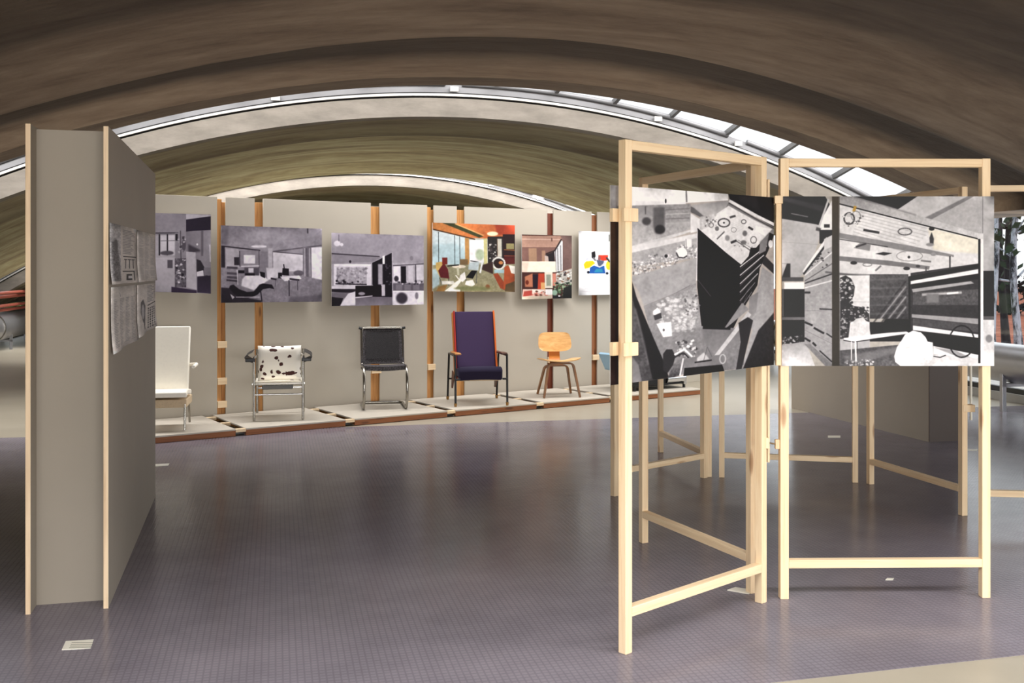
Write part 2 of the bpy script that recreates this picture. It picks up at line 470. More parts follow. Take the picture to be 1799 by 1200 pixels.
struct(MB().box((1.3, 31.0, 2.2), (15.4, 0.2, 4.6)).build('wall_back', M_endwall, M=RF))
struct(MB().box((1.3, -9.0, 0.2), (15.4, 0.2, 0.4)).build('wall_front', M_endwall, M=RF))
gw = bpy.data.objects.new('window_6', None); col.objects.link(gw); gw['kind'] = 'structure'; gw.matrix_basis = RF  # unseen window added so the fill can enter behind the camera
MB().box((1.3, -9.0, 3.95), (15.4, 0.2, 1.1)).build('transom', M_endwall, gw, M=RF)
for i in range(9):
    MB().box((-6.1 + i * 1.85, -9.0, 1.9), (0.07, 0.12, 3.0)).build('mullion', M_winframe, gw, M=RF)
    if i < 8: MB().box((-5.175 + i * 1.85, -9.0, 1.9), (1.77, 0.01, 2.98)).build('pane', M_glass, gw, M=RF)

# ventilation ducts on legs along both sides
def duct(u, z, r, v0, v1, vflange, label, name='ventilation_duct'):
    base = uv(u, v0, 0)
    e = empty(name, base, label, 'duct')
    pts = [(u, v0 + (v1 - v0) * i / 20, z) for i in range(21)]
    MB().tube(pts, r, 40).build('pipe', M_duct, e, M=RF, smooth=True, angle=50)
    for v in vflange:
        MB().tube([(u, v - 0.02, z), (u, v + 0.02, z)], r + 0.018, 40).build('flange', M_chrome_dark, e, M=RF, smooth=True, angle=50)
    for v in vflange:
        vv = v + 0.75
        for s in (-0.75, 0.75):
            MB().box((u + s * r, vv, (z - 0.1) / 2), (0.05, 0.05, z - 0.1)).build('leg', M_duct, e, M=RF, bevel=0.003)
        MB().box((u, vv, z - r - 0.015), (1.5 * r + 0.05, 0.05, 0.04)).build('saddle', M_duct, e, M=RF, bevel=0.003)
    return e
duct(7.95, 0.52, 0.215, 6.0, 24.0, (7.0, 9.0, 11.0, 13.0, 15.0, 17.0), 'long round sheet steel duct on legs below the tall right-hand windows with trees outside')
duct(-5.25, 0.46, 0.27, 8.0, 27.0, (10.0, 13.0, 16.0, 18.3, 21.0, 24.0), 'long round sheet steel duct on legs under the red pipes behind the left plywood box')
for zz, uu, lab in ((1.13, -4.90, 'topmost thin red pipe above the left-hand duct'), (1.05, -5.0, 'second red pipe from the top above the left-hand duct'),
                    (0.88, -5.0, 'third red pipe from the top above the left-hand duct'), (0.79, -5.08, 'lowest red pipe just above the left-hand duct')):
    e = empty('service_pipe', uv(uu, 8, zz), lab, 'pipe')
    MB().tube([(uu, 8, zz), (uu, 27, zz)], 0.032, 14).build('pipe_run', M_red_pipe, e, M=RF, smooth=True, angle=50)
    for v in (10.5, 14.5, 18.0, 20.0, 23.5):
        MB().box((uu - 0.02, v, zz / 2), (0.03, 0.04, zz)).build('stand', M_winframe, e, M=RF)

# ------------------------------------------------------------------ outside
def leafground():
    t = NT('leaf_litter'); n = t.noise(t.coords('Object'), 2.2, 8, 0.7)
    t.color(t.ramp(n, [(0.3, srgb(96, 50, 32)), (0.5, srgb(168, 92, 62)), (0.7, srgb(190, 120, 88))])).set(Roughness=0.95); return t.m
def gravel():
    t = NT('pale_gravel'); n = t.noise(t.coords('Object'), 30, 4)
    t.color(t.ramp(n, [(0.3, srgb(200, 196, 188)), (0.7, srgb(245, 243, 238))])).set(Roughness=0.9); return t.m
M_ground = leafground(); M_gravel = gravel(); M_lawn = plain('lawn', (96, 120, 66), 0.95, vary=0.3, scale=4)
struct(MB().box((60, 11, -0.1), (96, 140, 0.1)).build('ground_right', M_ground, M=RF))
struct(MB().box((10.2, 11, -0.05), (3.2, 60, 0.1)).build('path', M_gravel, M=RF))
struct(MB().box((-50, 11, -0.1), (87, 140, 0.1)).build('ground_left', M_lawn, M=RF))
def bark(name, a, b):
    t = NT(name); n = t.noise(t.coords('Object', scale=(4, 4, 1.2)), 2.2, 7, 0.75)
    t.color(t.ramp(n, [(0.42, srgb(*a)), (0.55, srgb(*b))])).set(Roughness=0.9); t.bump(n, 0.6, 0.03); return t.m
M_bark = bark('dark_bark', (22, 22, 28), (40, 40, 46)); M_birch = bark('pale_bark', (24, 26, 34), (190, 200, 214))
M_leaf = plain('foliage', (34, 54, 34), 0.8, vary=0.5, scale=3); M_leaf_d = plain('foliage_dark', (20, 28, 30), 0.8, vary=0.4, scale=3)
def tree(x, y, h, r, bark_m, leaf_m, label, crown_from=2.2, nleaf=900, seed=1, spread=2.6, lean=0.0):
    R = random.Random(seed)
    e = empty('tree', (x, y, 0), label, 'tree')
    pts = []; rs = []
    for i in range(14):
        t = i / 13
        pts.append((x + lean * t * h + 0.10 * math.sin(t * 7 + seed), y + 0.08 * math.cos(t * 6 + seed), h * t)); rs.append(r * (1 - 0.75 * t) * (1.25 if i == 0 else 1))
    MB().tube(pts, rs, 14).build('trunk', bark_m, e, smooth=True, angle=60)
    br = MB(); tips = []
    for i in range(16):
        t = R.uniform(crown_from / h, 0.95); k = int(t * 13); p = Vector(pts[k]); a = R.uniform(0, 6.28); L = spread * (1.1 - t) * R.uniform(0.6, 1.1) + 0.5
        q = p + Vector((math.cos(a) * L, math.sin(a) * L, R.uniform(-0.1, 0.5) * L)); m = (p + q) / 2 + Vector((0, 0, 0.1 * L))
        br.tube([p, m, q], [rs[k] * 0.4, rs[k] * 0.25, 0.01], 6); tips += [(p, m, q)] * 2
    o = br.build('branches', bark_m, e); o['kind'] = 'stuff'
    lf = MB()
    for i in range(nleaf):
        p, m, q = R.choice(tips); s = R.uniform(0.15, 1.05)
        c = p + (q - p) * s + Vector((R.gauss(0, 0.26), R.gauss(0, 0.26), R.gauss(0, 0.22)))
        a = Vector((R.uniform(-1, 1), R.uniform(-1, 1), R.uniform(-1, 1))).normalized() * R.uniform(0.05, 0.12)
        b = a.cross(Vector((R.uniform(-1, 1), R.uniform(-1, 1), R.uniform(-1, 1)))).normalized() * a.length * 0.6
        lf.add([c - a, c + b, c + a, c - b], [(0, 1, 2, 3)])
    o = lf.build('foliage', leaf_m, e); o['kind'] = 'stuff'
    return e
def at(px, Y): return ((px - 900) / 1799 * Y, Y)
tree(*at(1764, 21), 9.0, 0.075, M_bark, M_leaf_d, 'slim dark trunked tree beyond the right window, its trunk nearest the big print', seed=3, nleaf=420, crown_from=1.7, spread=1.3)
tree(*at(1755, 18.2), 5.5, 0.06, M_birch, M_leaf, 'pale flecked tree leaning left just left of the dark trunk outside', seed=5, nleaf=260, crown_from=2.2, lean=-0.05, spread=0.9)
tree(*at(1784, 19.2), 5.8, 0.075, M_birch, M_leaf, 'pale flecked tree furthest right in the window outside', seed=9, crown_from=1.6, nleaf=420, lean=0.03, spread=1.1)
tree(*at(1772, 37), 10.0, 0.22, M_bark, M_leaf_d, 'tall dark conifer standing far behind the pale trees outside', seed=12, nleaf=2600, crown_from=0.5, spread=2.6)
def bush(x, y, w, h, label, seed):
    R = random.Random(seed); m = MB()
    for i in range(900):
        a = R.uniform(0, 6.28); t = R.random() ** 0.5; z = R.uniform(0.03, 1) * h
        rr = w * t * math.sqrt(max(0.05, 1 - (z / h) ** 2))
        c = Vector((x + rr * math.cos(a), y + rr * math.sin(a), z)); a1 = Vector((R.uniform(-1, 1), R.uniform(-1, 1), R.uniform(-1, 1))).normalized() * 0.12
        b1 = a1.cross(Vector((R.uniform(-1, 1), R.uniform(-1, 1), 0.3))).normalized() * 0.08
        m.add([c - a1, c + b1, c + a1, c - b1], [(0, 1, 2, 3)])
    o = m.build('bush', M_lawn); props(o, label, 'bush')
for i, (px, Y) in enumerate(((-60, 25), (22, 30.0))):
    x, y = at(px, Y); bush(x, y, 1.1, 1.2, ['green bush outside the low left window, furthest left', 'green bush outside the low left window, nearest the plywood box'][i], 20 + i)

# ------------------------------------------------------------------ plywood box units
def box_unit(near_l, near_r, far_r, H, label, closed=False, flush=False):
    """Two parallel boards standing on edge with a cross board between them."""
    nl, nr, fr = Vector(near_l), Vector(near_r), Vector(far_r)
    ax = (fr - nr).normalized(); L = (fr - nr).length; px_ = Vector((ax.y, -ax.x, 0))     # px_ points right
    W = (nr - nl).dot(px_)
    e = empty('plywood_box', (nl + nr) / 2, label, 'partition')
    def board(o, l, thick, name, side, edge_front=True):
        # o: near end centre, l: length along ax
        M = Matrix((px_, ax, Vector((0, 0, 1)))).transposed().to_4x4(); M.translation = o
        m = MB().box((0, l / 2, H / 2), (thick, l, H))
        ob = m.build(name, [M_painted, M_ply_edge], e, M, bevel=0.0015)
        for p in ob.data.polygons:
            if abs(p.normal.y) > 0.9 or abs(p.normal.z) > 0.9: p.material_index = 1
        return ob
    T = 0.022
    board(nr - px_ * T / 2, L, T, 'side_board', 1)
    board(nr - px_ * (W - T / 2), L, T, 'side_board', -1)
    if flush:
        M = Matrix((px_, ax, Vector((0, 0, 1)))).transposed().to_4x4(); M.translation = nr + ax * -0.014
        MB().box((-W / 2, 0.007, H / 2), (W, 0.012, H)).build('recess_shade_board', M_painted_shade, e, M)  # shade of the recessed end, painted in as a darker board colour
    def cross(off):
        M = Matrix((px_, ax, Vector((0, 0, 1)))).transposed().to_4x4(); M.translation = nr + ax * off
        MB().box((-W / 2, T / 2, H / 2 - 0.004), (W - 2 * T, T, H - 0.008)).build('cross_board', M_painted, e, M)
    cross(0.012 if flush else 0.13); cross(L - 0.13)
    return e, ax, px_, nr
BH = 2.21
bu, b_ax, b_px, b_nr = box_unit(floor_pt(47, 1078), floor_pt(191, 1070), floor_pt(273.5, 873), BH,
    'tall grey box of plywood boards standing at the left with printed sheets on its side')
near_r = floor_pt(1632, 777); fdir = (floor_pt(1390, 717) - near_r).normalized()
perp = Vector((-fdir.y, fdir.x, 0)); perp = perp if perp.x > 0 else -perp
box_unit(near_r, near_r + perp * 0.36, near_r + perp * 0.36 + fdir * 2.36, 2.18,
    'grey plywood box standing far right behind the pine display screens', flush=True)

# ------------------------------------------------------------------ platforms and wall of panels
pf0 = floor_pt(273, 780); pf1 = floor_pt(1233.6, 693)
pa = (pf1 - pf0).normalized(); pb = Vector((-pa.y, pa.x, 0))
PH = 0.07
def t_of(px, off):
    """distance along the platform axis where the line at perpendicular offset off is seen at column px"""
    k = (px - 900) / 1799; o = pf0 + pb * off
    return (k * o.y - o.x) / (pa.x - k * pa.y)
def on(t, off, z=0.0): return pf0 + pa * t + pb * off + Vector((0, 0, z))
gaps = [t_of(px, 0) for px in (424, 616, 794, 950, 1078)]
tend = t_of(1233.6, 0)
edges = [gaps[0] - (gaps[1] - gaps[0])] + gaps + [tend + 0.03]
tile_labels = ['white chair', 'cushioned tubular chair', 'cantilever chair', 'purple armchair', 'moulded plywood chair', 'blue lounger']
TD = 1.06
for i in range(6):
    s, e_ = edges[i] + 0.05, edges[i + 1] - 0.05
    if i == 5: e_ = tend
    root = empty('platform', on((s + e_) / 2, TD / 2), 'low pale platform on a pine frame carrying the ' + tile_labels[i], 'platform', 'platforms under the chairs')
    M = Matrix((pa, pb, Vector((0, 0, 1)))).transposed().to_4x4(); M.translation = on(s, 0)
    L = e_ - s
    MB().box((L / 2, TD / 2, PH - 0.0075), (L, TD, 0.015)).build('top_board', M_platform, root, M, bevel=0.002)
    zt = PH - 0.015
    timber('frame_rail', on(s, 0.02, zt / 2 + 0.002), on(e_, 0.02, zt / 2 + 0.002), 0.03, zt - 0.004, M_pine_brown, root, side=pb)
    timber('frame_rail', on(s, TD - 0.02, zt / 2 + 0.002), on(e_, TD - 0.02, zt / 2 + 0.002), 0.03, zt - 0.004, M_pine_warm, root, side=pb)
    for tt in (s + 0.08, e_ - 0.08):
        timber('frame_rail', on(tt, 0.036, zt / 2 + 0.002), on(tt, TD - 0.036, zt / 2 + 0.002), 0.03, zt - 0.004, M_pine_warm, root, side=pa)
    if i < 5:
        for off in (0.03, 0.48, 0.93):
            timber('spacer', on(e_ + 0.001, off, PH - 0.018), on(e_ + 0.099, off, PH - 0.018), 0.055, 0.03, M_pine, root, side=pb)
        timber('gap_dark_strip', on(e_ + 0.05, 0.05, 0.008), on(e_ + 0.05, TD - 0.02, 0.008), 0.096, 0.006, M_dark_gap, root, side=pa, bevel=0)  # black strip laid in to darken the gap between tiles

WOFF = 1.13; WH = 2.31
gap_px = [(382, 397), (448, 463), (652, 668), (751, 763), (803, 817), (962, 973), (1040, 1050)]
wall = empty('display_wall', on(3.2, WOFF + 0.03), 'long grey display wall of tall boards with pine posts, behind the row of chairs', 'display wall')
for i in range(8):
    s = t_of(gap_px[i - 1][1], WOFF) if i else t_of(215, WOFF)
    e_ = t_of(gap_px[i][0], WOFF) if i < 7 else t_of(1238, WOFF)
    M = Matrix((pa, pb, Vector((0, 0, 1)))).transposed().to_4x4(); M.translation = on(s, WOFF)
    MB().box(((e_ - s) / 2, 0.01, WH / 2), (e_ - s, 0.02, WH)).build('board', M_wallboard, wall, M, bevel=0.0015)
for i, (x0, x1) in enumerate(gap_px):
    s, e_ = t_of(x0, WOFF + 0.03), t_of(x1, WOFF + 0.03)
    mat = M_pine_red if i == 5 else M_pine_brown if i == 6 else M_pine_warm
    ww = e_ - s + 0.012
    if i in (0, 3):
        o = timber('post', on(s + ww * 0.22, WOFF + 0.05), on(s + ww * 0.22, WOFF + 0.05, 2.29), ww * 0.5, 0.035, mat, wall, side=pa)
        timber('post', on(s + ww * 0.76, WOFF + 0.07), on(s + ww * 0.76, WOFF + 0.07, 2.26), ww * 0.44, 0.04, mat, wall, side=pa)
    else:
        o = timber('post', on((s + e_) / 2, WOFF + 0.05), on((s + e_) / 2, WOFF + 0.05, 2.27), ww, 0.035, mat, wall, side=pa)
    for zb in ((0.40, 0.16, 0.78) if i == 0 else (0.42,)):
        timber('block', on((s + e_) / 2 - ww * 0.48, WOFF + 0.012, zb), on((s + e_) / 2 + ww * 0.48, WOFF + 0.012, zb), 0.07, 0.03, M_pine, o, side=(0, 0, 1))

# ------------------------------------------------------------------ pine display screens
SH = 2.078; TW = 0.04
def screen(p0, p1, label, blocks=(), rails=True):
    p0, p1 = Vector(p0), Vector(p1); p0.z = p1.z = 0
    d = (p1 - p0).normalized()
    root = empty('display_screen', (p0 + p1) / 2, label, 'screen', 'pine timber display screens')
    for p in (p0, p1):
        timber('post', p + Vector((0, 0, 0.0032)), p + Vector((0, 0, SH)), TW, TW, M_pine, root, side=d)
    for z in (SH - TW / 2 - 0.001, 0.168):
        timber('rail', p0 + d * (TW / 2) + Vector((0, 0, z)), p1 - d * (TW / 2) + Vector((0, 0, z)), TW * 0.98, TW, M_pine, root, side=(0, 0, 1))
    return root, d
pA, pB = floor_pt(1099, 1148), floor_pt(1337, 1059)
pC, pD = floor_pt(1131, 954), floor_pt(1321, 1042)
pE, pI = floor_pt(1080, 872), floor_pt(1237, 840)
pK, pI2 = floor_pt(1161, 795), floor_pt(1245, 838)
pL, pM = floor_pt(1268.5, 839), floor_pt(1502.5, 848)
pN, pO = floor_pt(1529.5, 851), floor_pt(1692, 906)
pF, pG = floor_pt(1377, 1052), floor_pt(1730, 1050)
s1, d1 = screen(pA, pB, 'nearest pine screen, turned away, carrying the tilted cabinet print')
s2, d2 = screen(pC, pD, 'pine screen directly behind the nearest one, meeting it at the far post')
s3, d3 = screen(pE, pI, 'pine screen further back, its near post behind the nearest screen post')
s4, d4 = screen(pK, pI2, 'pine screen furthest back, beside the end of the chair platforms')
s5, d5 = screen(pL, pM, 'pine screen facing front, seen low behind the two large prints')
s6, d6 = screen(pN, pO, 'pine screen in front of the grey plywood box, sloping nearer to the right')
s7, d7 = screen(pF, pG, 'frontmost pine screen facing front, carrying the print with the white rock')
q1 = Vector((829 / 1799 * 6.36, 6.36, 0)); q2 = q1 + Vector((0.945, -0.115, 0))
s8, d8 = screen(q1, q2, 'pine screen cut off by the right edge of the picture')
def block(parent, c, d, w=0.09, h=0.055, t=0.05, mat=M_pine):
    x = Vector(d).normalized(); M = Matrix((x, Vector((0, 0, 1)).cross(x), Vector((0, 0, 1)))).transposed().to_4x4(); M.translation = Vector(c)
    return MB().box((0, 0, 0), (w, t, h)).build('clamp_block', mat, parent, M, bevel=0.002)
n1 = Vector((d1.y, -d1.x, 0))                     # towards the camera
for py in (378, 613):
    c = P(1097, py, pA.y); block(s1, pA + Vector((0, 0, c.z)) - n1 * 0.031, d1, w=0.10, h=0.054, t=0.02)
    block(s1, pA + Vector((0, 0, c.z)) + n1 * 0.0265, d1, w=0.085, h=0.054, t=0.014)
block(s1, pB + Vector((0.030, 0.0, 0.745)), (1, 0, 0), w=0.018, h=0.05, t=0.02)
block(s7, pF + Vector((-0.030, 0.0, 0.73)), (1, 0, 0), w=0.02, h=0.045, t=0.02)
MB().tube([pB + Vector((0.038, 0, 0.745)), pF + Vector((-0.036, 0, 0.73))], 0.004, 8).build('bolt', M_chrome_dark, s7)
MB().tube([P(1706, 640, 6.7), P(1706.5, 738, 6.7)], 0.008, 10).build('hanging_rod', M_card, s6)
block(s6, Vector((pO.x + 0.03, pO.y, 0.68)), (1, 0, 0), w=0.075, h=0.045, t=0.05)

# labels on the floor
def floor_card(pts, label):
    ps = [floor_pt(x, y, 0.004) for x, y in pts]
    m = MB(); m.add([(p.x, p.y, 0.0032) for p in ps] + [(p.x, p.y, 0.006) for p in ps], [(3, 2, 1, 0), (4, 5, 6, 7), (0, 1, 5, 4), (1, 2, 6, 5), (2, 3, 7, 6), (3, 0, 4, 7)])
    o = m.build('floor_label', M_card); return props(o, label, 'label card', 'small cards on the floor')
c1 = floor_card([(109, 1142), (160, 1139), (165, 1124), (116, 1127)], 'white card on the rubber floor in front of the left plywood box')
ln = MB()
for r in range(4):
    p = floor_pt(122 + r * 1.5, 1138 - r * 3, 0.0064); ln.box((p.x + 0.045, p.y, 0.0063), (0.09, 0.004, 0.0004))
ln.build('print_lines', M_chrome_dark, c1)
floor_card([(268, 820), (296, 818), (298, 814.5), (270, 816)], 'white card on the rubber floor at the back corner of the left plywood box')
floor_card([(1278, 1037), (1316, 1044), (1326, 1037), (1292, 1032)], 'white card on the floor behind the foot of the nearest screen')
floor_card([(1556, 1019), (1569, 1019), (1571, 1016), (1559, 1016)], 'tiny white speck on the floor below the white rock print')  # small flat white speck lying on the floor
floor_card([(1455, 769), (1477, 769), (1477, 765.5), (1455, 765.5)], 'white card on the floor beside the grey plywood box')
floor_card([(1700, 792), (1717, 792), (1718, 789.5), (1701, 789.5)], 'white card on the floor right of the grey plywood box')
# ------------------------------------------------------------------ printed pictures (flat print, drawn here in code)
def homography(src, dst):
    A = []; b = []
    for (x, y), (u, v) in zip(src, dst):
        A.append([x, y, 1, 0, 0, 0, -u * x, -u * y]); b.append(u)
        A.append([0, 0, 0, x, y, 1, -v * x, -v * y]); b.append(v)
    h = np.linalg.solve(np.array(A, float), np.array(b, float))
    return np.append(h, 1).reshape(3, 3)
def boxblur(a, r):
    r = int(round(r))
    if r < 1: return a
    for ax in (0, 1):
        for _ in range(2):
            p = np.pad(a, [(r + 1, r) if k == ax else (0, 0) for k in range(a.ndim)], mode='edge')
            c = np.cumsum(p, axis=ax)
            n = a.shape[ax]
            hi = np.take(c, range(2 * r + 1, 2 * r + 1 + n), axis=ax); lo = np.take(c, range(0, n), axis=ax)
            a = (hi - lo) / (2 * r + 1)
    return a
class Pic:
    """A picture; shapes are given in any plane coordinates whose four corners are quad (top left, top right, bottom right, bottom left)."""
    def __init__(s, quad, w, h, base=(128, 128, 128), seed=1):
        s.w, s.h = w, h; s.H = homography(quad, [(0, 0), (w, 0), (w, h), (0, h)])
        s.a = np.ones((h, w, 3), np.float32) * (np.array(base, np.float32) / 255); s.r = np.random.RandomState(seed)
        s.sc = w / (abs(quad[1][0] - quad[0][0]))
    def T(s, pts):
        p = np.array([(x, y, 1) for x, y in pts], float) @ s.H.T
        return p[:, :2] / p[:, 2:3]
    def C(s, c):
        if isinstance(c, (int, float)): c = (c + 2, c, c + 3)
        return np.array(c, np.float32) / 255
    def blend(s, x0, y0, m, c, a):
        h, w = m.shape; sub = s.a[y0:y0 + h, x0:x0 + w]
        m = (m * a)[..., None]; sub[:] = sub * (1 - m) + c * m
    def poly(s, pts, c, a=1.0, blur=0.0, c2=None, grad=(0, 1), noise=0.0):
        q = s.T(pts); pad = int(blur * s.sc * 3 + 2)
        x0 = max(0, int(q[:, 0].min()) - pad); x1 = min(s.w, int(q[:, 0].max()) + pad + 2)
        y0 = max(0, int(q[:, 1].min()) - pad); y1 = min(s.h, int(q[:, 1].max()) + pad + 2)
        if x1 <= x0 or y1 <= y0: return s
        m = np.zeros((y1 - y0, x1 - x0), np.float32)
        for ox in (0.25, 0.75):
            for oy in (0.25, 0.75):
                X, Y = np.meshgrid(np.arange(x0, x1) + ox, np.arange(y0, y1) + oy); ins = np.zeros(X.shape, bool)
                for i in range(len(q)):
                    ax, ay = q[i]; bx, by = q[(i + 1) % len(q)]
                    if ay == by: continue
                    ins ^= ((ay > Y) != (by > Y)) & (X < (bx - ax) * (Y - ay) / (by - ay) + ax)
                m += ins * 0.25
        if blur: m = boxblur(m, blur * s.sc * 0.6)
        col_ = s.C(c)
        if c2 is not None:
            gx = np.linspace(0, 1, m.shape[1])[None, :] * grad[0] + np.linspace(0, 1, m.shape[0])[:, None] * grad[1]
            gx = np.clip(gx, 0, 1)[..., None]; col_ = col_ * (1 - gx) + s.C(c2) * gx
        if noise:
            noise_ = noise; noise = 0.6 * noise_; nz = boxblur(s.r.randn(*m.shape), 2.6) + 1.4 * boxblur(s.r.randn(*m.shape), 7); nz = nz / (nz.std() + 1e-6)
            col_ = np.clip(col_ + nz[..., None] * noise / 255, 0, 1)
        s.blend(x0, y0, m, col_, a); return s
    def rect(s, x0, y0, x1, y1, c, **k): return s.poly([(x0, y0), (x1, y0), (x1, y1), (x0, y1)], c, **k)
    def line(s, pts, wd, c, **k):
        for (ax, ay), (bx, by) in zip(pts[:-1], pts[1:]):
            d = math.hypot(bx - ax, by - ay) or 1; nx, ny = -(by - ay) / d * wd / 2, (bx - ax) / d * wd / 2
            s.poly([(ax + nx, ay + ny), (bx + nx, by + ny), (bx - nx, by - ny), (ax - nx, ay - ny)], c, **k)
        return s
    def oval(s, cx, cy, rx, ry, c, **k):
        return s.poly([(cx + rx * math.cos(t * 0.3142), cy + ry * math.sin(t * 0.3142)) for t in range(20)], c, **k)
    def ring(s, cx, cy, rx, ry, wd, c, **k):
        return s.line([(cx + rx * math.cos(t * 0.3307), cy + ry * math.sin(t * 0.3307)) for t in range(20)], wd, c, **k)
    def specks(s, x0, y0, x1, y1, n, size, cols, a=0.9, blur=0.3):
        for _ in range(n):
            x, y = s.r.uniform(x0, x1), s.r.uniform(y0, y1); r = size * s.r.uniform(0.4, 1.2)
            pts = [(x + r * s.r.uniform(0.5, 1.3) * math.cos(t), y + r * s.r.uniform(0.4, 1) * math.sin(t)) for t in np.arange(0, 6.2, 1.05)]
            s.poly(pts, cols[s.r.randint(len(cols))], a=a, blur=blur)
        return s
    def finish(s, name, grain=0.006, blur=None, mottle=0.045, contrast=1.15):
        a = boxblur(s.a, max(1, round(0.36 * s.sc)) if blur is None else blur)
        n = boxblur(s.r.randn(s.h, s.w), 5) * 5 + boxblur(s.r.randn(s.h, s.w), 16) * 14 + boxblur(s.r.randn(s.h, s.w), 45) * 40
        n /= n.std() + 1e-6
        a = a * (1 + mottle * n[..., None])                      # uneven tone, as in an old enlargement
        a = np.clip(0.47 + (a - 0.47) * contrast, 0.02, 1)
        a = np.clip(a + boxblur(s.r.randn(s.h, s.w, 1), 1) * grain * 2, 0, 1)
        im = bpy.data.images.new(name, s.w, s.h)
        buf = np.ones((s.h, s.w, 4), np.float32); buf[..., :3] = a[::-1]
        im.pixels.foreach_set(buf.ravel()); im.update(); im.pack()
        return im
def print_mat(name, im, rough=0.45, gain=0.9):
    t = NT(name); tx = t.n('ShaderNodeTexImage'); tx.image = im
    uvn = t.n('ShaderNodeUVMap'); t.l(uvn.outputs[0], tx.inputs[0])
    t.color(t.mix(1.0, tx.outputs[0], (gain, gain, gain, 1), 'MULTIPLY')).set(Roughness=rough); t.b.inputs['Specular IOR Level'].default_value = 0.22
    return t.m
def panel(name, tl, tr, br, bl, im, thick, label, cat, group=None, back=None, parent=None, rough=0.45, gain=0.9):
    """A rigid printed board; the four corners are its printed front."""
    tl, tr, br, bl = map(Vector, (tl, tr, br, bl))
    n = (tr - tl).cross(bl - tl).normalized()
    if n.y < 0: n = -n
    fr = [bl, br, tr, tl]; bk = [p + n * thick for p in fr]
    me = bpy.data.meshes.new(name); c = sum(fr, Vector()) / 4
    me.from_pydata([p - c for p in fr + bk], [], [(0, 1, 2, 3), (5, 4, 7, 6), (0, 4, 5, 1), (1, 5, 6, 2), (2, 6, 7, 3), (3, 7, 4, 0)])
    me.materials.append(print_mat(name + '_print', im, rough, gain)); me.materials.append(back or M_edge_white)
    for i, p in enumerate(me.polygons): p.material_index = 0 if i == 0 else 1
    ul = me.uv_layers.new(name='UVMap')
    for k, uvc in zip(range(4), [(0, 0), (1, 0), (1, 1), (0, 1)]): ul.data[k].uv = uvc
    o = bpy.data.objects.new(name, me)
    place(o, parent, Matrix.Translation(c))
    if label: props(o, label, cat, group)
    return o

# --- the print on the nearest screen: drawing cabinet seen from above, tilted
Q1 = [(1073, 325), (1359, 347), (1361, 641), (1073, 677)]
p = Pic(Q1, 860, 900, (176, 168, 164), 11)
p.poly([(1073, 325), (1281, 341), (1281, 352), (1210, 356), (1110, 362), (1073, 362)], 250)
p.poly([(1108, 352), (1207, 355), (1208, 359), (1108, 363)], 232, blur=0.6)
p.line([(1208, 332), (1209, 355)], 3, 120, blur=0.3); p.oval(1172, 353, 1.5, 4, 40)
p.poly([(1073, 362), (1216, 358), (1216, 400), (1213, 402), (1112, 436), (1073, 440)], 142, c2=190, blur=0.8, noise=10)
for y in (368, 376, 384, 392): p.line([(1172, y), (1214, y - 2)], 1.6, 196 if y % 16 else 110, blur=0.5, a=0.8)
p.poly([(1112, 366), (1150, 363), (1150, 378), (1112, 384)], 150, blur=1.5, a=0.8); p.line([(1120, 366), (1121, 380)], 2.2, (70, 66, 90), a=0.7, blur=0.8)
p.line([(1136, 362), (1136, 376)], 2, 90, blur=0.6); p.oval(1138, 388, 8, 7, 70, blur=1.6)
p.poly([(1150, 364), (1170, 363), (1170, 406), (1154, 410), (1150, 398)], 96, blur=2.0); p.oval(1162, 402, 9, 8, 44, blur=1.6)
p.oval(1125, 405, 12, 9, 190, blur=2.5, a=0.7); p.oval(1195, 392, 20, 5, 176, blur=2, a=0.7)
p.poly([(1073, 442), (1216, 402), (1216, 374), (1240, 388), (1228, 410), (1228, 402), (1112, 440), (1073, 452)], 206, blur=0.8)
p.poly([(1216, 374), (1238, 388), (1232, 404), (1216, 408)], 222, blur=0.5)
p.poly([(1216, 362), (1224, 365), (1252, 383), (1248, 388), (1216, 372)], 96, blur=0.7)
p.poly([(1216, 360), (1282, 352), (1282, 366), (1262, 382), (1248, 386)], 150, c2=190, blur=0.9)
p.poly([(1073, 440), (1228, 408), (1228, 418), (1112, 444), (1073, 452)], 216, blur=0.8)
p.poly([(1073, 452), (1228, 416), (1228, 450), (1150, 462), (1112, 468), (1073, 476)], 168, noise=9, blur=0.7)
p.specks(1110, 458, 1150, 482, 130, 2.2, [245, 225, 150, 90, 200]); p.specks(1140, 446, 1196, 470, 150, 2.2, [245, 225, 150, 100, 210]); p.specks(1190, 428, 1227, 452, 90, 2.2, [245, 215, 150, 110])
p.oval(1201, 443, 9, 10, 248, blur=0.5); p.line([(1191, 442), (1195, 450), (1204, 451), (1210, 447)], 2.2, 50, blur=0.4); p.oval(1173, 448, 3, 3, 40); p.rect(1207, 418, 1218, 432, 226, blur=0.5); p.line([(1208, 418), (1209, 434)], 1, 120)
p.poly([(1073, 484), (1112, 484), (1150, 474), (1228, 450), (1228, 480), (1214, 492), (1140, 534), (1112, 492), (1073, 500)], 170, c2=150, noise=3, blur=0.8)
p.poly([(1120, 500), (1226, 470), (1226, 500), (1190, 512), (1133, 535)], 158, noise=3, blur=1)
p.line([(1134, 536), (1188, 513), (1216, 498)], 1.3, 100, blur=0.4, a=0.8)
# dark corner, wall top right
p.poly([(1281, 340), (1361, 346), (1361, 400), (1284, 352)], 22, blur=0.4); p.poly([(1300, 345), (1330, 346), (1336, 372), (1300, 352)], 44, blur=3, a=0.6)
p.poly([(1284, 350), (1361, 392), (1361, 398), (1282, 355)], 235, blur=0.4); p.poly([(1282, 355), (1361, 400), (1361, 418), (1276, 366)], 120, c2=150, blur=0.6)
p.line([(1282, 356), (1361, 402)], 2, 70, blur=0.5)
